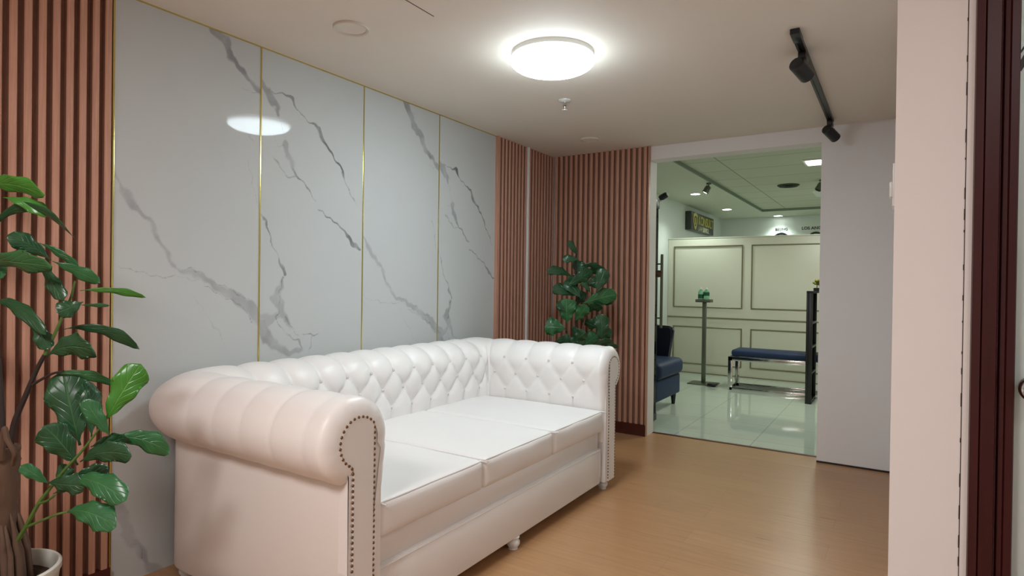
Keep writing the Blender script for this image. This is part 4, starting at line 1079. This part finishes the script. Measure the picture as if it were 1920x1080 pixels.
bx('frame', (-.3, .3, -.3, .3, -.01, 0), M['white'], t)

# glass swing door folded back at the left jamb, with pull bar and lock
B = hit(1227, 775, 2, 0); hinge = Vector((XJ0-.16, YT+.03, 0)); tipv = Vector((B.x, B.y, 0))
tipv = Vector((hit(1232, 500, 1, .62).x, .62, 0))
gd = empty('glass_swing_door', (hinge.x, hinge.y, 0)); tag(gd, 'frameless glass door standing open behind the left edge of the opening', 'glass door')
dv = (tipv-hinge); Ld = dv.length; gd.rotation_euler = (0, 0, math.atan2(dv.y, dv.x))
bx('glass_pane', (0, Ld-.006, -.005, .005, .01, 2.02), M['glass'], gd)
bx('edge_profile', (Ld-.008, Ld+.002, -.007, .007, .01, 2.0), M['glassedge'], gd)
bx('patch_fitting', (Ld-.10, Ld+.008, -.014, .014, 1.96, 2.045), M['black'], gd, bev=.003)
bx('bottom_fitting', (0, Ld+.004, -.014, .014, .005, .07), M['black'], gd, bev=.003)
tub('pull_bar', [(Ld-.01, -.050, .86), (Ld-.01, -.050, 1.54)], .013, M['dulsteel'], gd, 14)
for z_ in (.95, 1.45): tub('bar_standoff', [(Ld-.01, -.06, z_), (Ld-.01, .004, z_)], .007, M['dulsteel'], gd)
lath('lock_knob', [(0, .05), (.014, .05), (.030, .034), (.034, .016), (.028, 0), (0, 0)], mat('brown_knob', (.36, .22, .16), .4), gd, 24, (Ld-.012, -.004, 1.36), RX)
# camera-like black fitting on the wall corner above
p = hit(1244, 370, 1, 2.2)
t = empty('security_camera', (p.x, 2.2, p.z)); tag(t, 'small black and white fitting near the ceiling above the open glass door', 'camera')
bx('bracket', (-.06, -.01, -.012, .012, -.05, -.02), M['white'], t, bev=.004)
lath('housing', [(0, -.05), (.030, -.05), (.036, -.03), (.036, .03), (.028, .05), (0, .05)], M['black'], t, 24, (.0, 0, .01), Matrix.Rotation(1.1, 3, 'Y'))
lath('lens_ring', [(.02, .052), (.03, .052), (.03, .058), (.02, .058)], M['white'], t, 20, (.0, 0, .01), Matrix.Rotation(1.1, 3, 'Y'))
tub('wall_arm', [(XL-p.x+.002, 0, -.035), (-.05, 0, -.035)], .010, M['white'], t)

# blue armchair facing the room
AC = Vector((.36, 1.16, 0))
ac = empty('armchair', AC); tag(ac, 'blue velvet armchair on the tiled floor, half hidden by the left edge of the opening', 'armchair')
def rb(name, b, m, bev, seg=4):
    o = bx(name, b, m, ac, bev=bev, seg=seg); return o
y0, y1 = -.42, .36
rb('seat_base', (-.34, .375, y0+.03, y1-.01, .125, .335), M['blue'], .02)
rb('seat_cushion', (-.30, .410, y0+.04, y1, .335, .500), M['blue'], .055, 6)
rb('backrest', (-.40, -.22, y0, y1, .14, .90), M['navy'], .06, 5)
def wing(ya, yb):
    # arm with an outward rolled top and a front edge that curves forward
    pr = [(-.30, .30), (.235, .30), (.245, .50), (.262, .62), (.290, .74), (.288, .795), (.262, .818), (.10, .825), (-.30, .90)]
    bm = bmesh.new(); a = [bm.verts.new((x, ya, z)) for x, z in pr]; b = [bm.verts.new((x, yb, z)) for x, z in pr]; n = len(pr)
    for i in range(n): bm.faces.new((a[i], a[(i+1) % n], b[(i+1) % n], b[i]))
    bm.faces.new(a); bm.faces.new(b)
    bmesh.ops.bevel(bm, geom=list(bm.edges), offset=.018, segments=3, affect='EDGES')
    fromb('armrest', bm, M['navy'], ac, autosmooth=True)
wing(y1-.02, y1+.06); wing(y0-.06, y0+.02)
lg = None
for x, y in ((.31, y1-.03), (.31, y0+.06), (-.30, y1-.03), (-.30, y0+.06)):
    if lg is None: lg = lath('leg', [(0, 0), (.016, 0), (.018, .004), (.028, .10), (.030, .128), (0, .128)], M['black'], None, 20); l = lg
    else: l = lg.copy(); COL.objects.link(l)
    l.parent = ac; l.location = (x, y, 0)

# dispenser stand with clear green bottles
ST = Vector((.575, 3.02, 0))
st = empty('dispenser_stand', ST); tag(st, 'slim dark metal stand with a small tray and flat foot in front of the partition', 'stand')
bx('base_plate', (-.17, .17, -.14, .14, 0, .012), M['dulsteel'], st, bev=.003)
bx('foot_pedal', (.10, .20, -.20, -.05, .012, .04), M['black'], st, bev=.006)
bx('post', (-.024, .024, -.02, .02, .012, 1.05), M['dulsteel'], st, bev=.003)
bx('tray', (-.10, .09, -.07, .07, 1.045, 1.085), M['dulsteel'], st, bev=.004)
for k, (dx, dy, lb) in enumerate(((-.045, -.01, 'left clear green plastic bottle with a dark green label on the stand tray'), (.028, -.02, 'right clear green plastic bottle on the stand tray'))):
    t = empty('plastic_bottle', ST+Vector((dx, dy, 1.085))); tag(t, lb, 'bottle', 'green bottles on the stand tray')
    lath('bottle_body', [(0, 0), (.034, 0), (.036, .006), (.036, .085), (.030, .105), (.014, .118), (.013, .130), (0, .130)], M['bottle'], t, 24)
    lath('pump', [(0, .128), (.015, .128), (.015, .142), (.005, .145), (.005, .158), (0, .158)], M['white'], t, 16)
    if k == 0: lath('bottle_label', [(.0365, .012), (.0375, .012), (.0375, .062), (.0365, .062)], M['bottlegreen'], t, 24)
    else: lath('bottle_label', [(.0365, .045), (.0375, .045), (.0375, .090), (.0365, .090)], M['bottlegreen'], t, 24)

# blue bench on a polished frame
BX0, BX1, BY0, BY1 = .935, 2.10, 2.76, 3.16
be = empty('bench', ((BX0+BX1)/2, (BY0+BY1)/2, 0)); tag(be, 'low bench with a blue cushion on a polished steel box frame', 'bench')
w_ = (BX1-BX0)/2; d_ = (BY1-BY0)/2
bx('seat_cushion', (-w_+.03, w_-.03, -d_+.01, d_-.01, .405, .49), M['blue'], be, bev=.034, seg=5)
s_ = .018
for sx in (-1, 1):
    for sy in (-1, 1): bx('leg', (sx*w_-.05 if sx > 0 else -w_, sx*w_ if sx > 0 else -w_+.05, sy*d_-s_ if sy > 0 else -d_, d_ if sy > 0 else -d_+s_, .0, .40), M['steel'], be, bev=.002)
for sy in (-1, 1):
    bx('top_rail', (-w_, w_, -d_ if sy < 0 else d_-s_, -d_+s_ if sy < 0 else d_, .355, .405), M['steel'], be, bev=.002)
    bx('floor_rail', (-w_+s_, w_-s_, -d_ if sy < 0 else d_-s_, -d_+s_ if sy < 0 else d_, .0, .035), M['steel'], be, bev=.002)
for sx in (-1, 1):
    bx('top_rail', (-w_ if sx < 0 else w_-s_, -w_+s_ if sx < 0 else w_, -d_+s_, d_-s_, .355, .405), M['steel'], be, bev=.002)
    bx('floor_rail', (-w_ if sx < 0 else w_-s_, -w_+s_ if sx < 0 else w_, -d_+s_, d_-s_, 0, .035), M['steel'], be, bev=.002)

# black display shelf with its open side to the right
KX, KY = 1.835, 2.34
ks = empty('display_shelf', (KX, KY, 0)); tag(ks, 'narrow black shelf unit before the bench, cut by the white wall edge', 'shelf unit')
bx('back_panel', (0, .018, 0, .40, 0, 1.215), M['black'], ks, bev=.002)
bx('side_panel', (.018, .062, 0, .02, 0, 1.215), M['black'], ks, bev=.002)
bx('side_panel', (.018, .062, .38, .40, 0, 1.215), M['black'], ks, bev=.002)
for z_ in (.02, .32, .60, .86, 1.19): bx('shelf', (.018, .062, .02, .38, z_, z_+.022), M['black'], ks, bev=.001)
for k, (yy, z_, s, lb) in enumerate(((.05, .884, .10, 'small beige card on the upper shelf of the black unit, nearest the front'), (.05, .624, .10, 'small beige card on the middle shelf of the black unit'))):
    t = bx('display_card', (KX+.024, KX+.030, KY+yy, KY+yy+.12, z_+.0, z_+s+.08), M['beige'], bev=.001); tag(t, lb, 'card', 'cards on the black shelf unit')
t = empty('potted_ornament', (KX+.088, KY+.12, 1.215)); tag(t, 'small olive and gold ornament on top of the black shelf unit', 'ornament')
KS = bx('top_board', (0, .15, -.002, .402, 1.195, 1.215), M['black'], ks, bev=.002)
lath('ornament_base', [(0, 0), (.034, 0), (.036, .03), (.030, .035), (0, .035)], M['black'], t, 20)
bm = bmesh.new(); rs = random.Random(2)
for k in range(14):
    c = Vector((rs.uniform(-.03, .03), rs.uniform(-.03, .03), rs.uniform(.055, .13))); r_ = bmesh.ops.create_icosphere(bm, subdivisions=2, radius=rs.uniform(.012, .020)); bmesh.ops.translate(bm, verts=r_['verts'], vec=c)
fromb('ornament_cluster', bm, M['plant2'], t, smooth=True)
tub('ornament_stem', [(0, 0, .03), (0, 0, .10)], .005, M['plant2'], t)
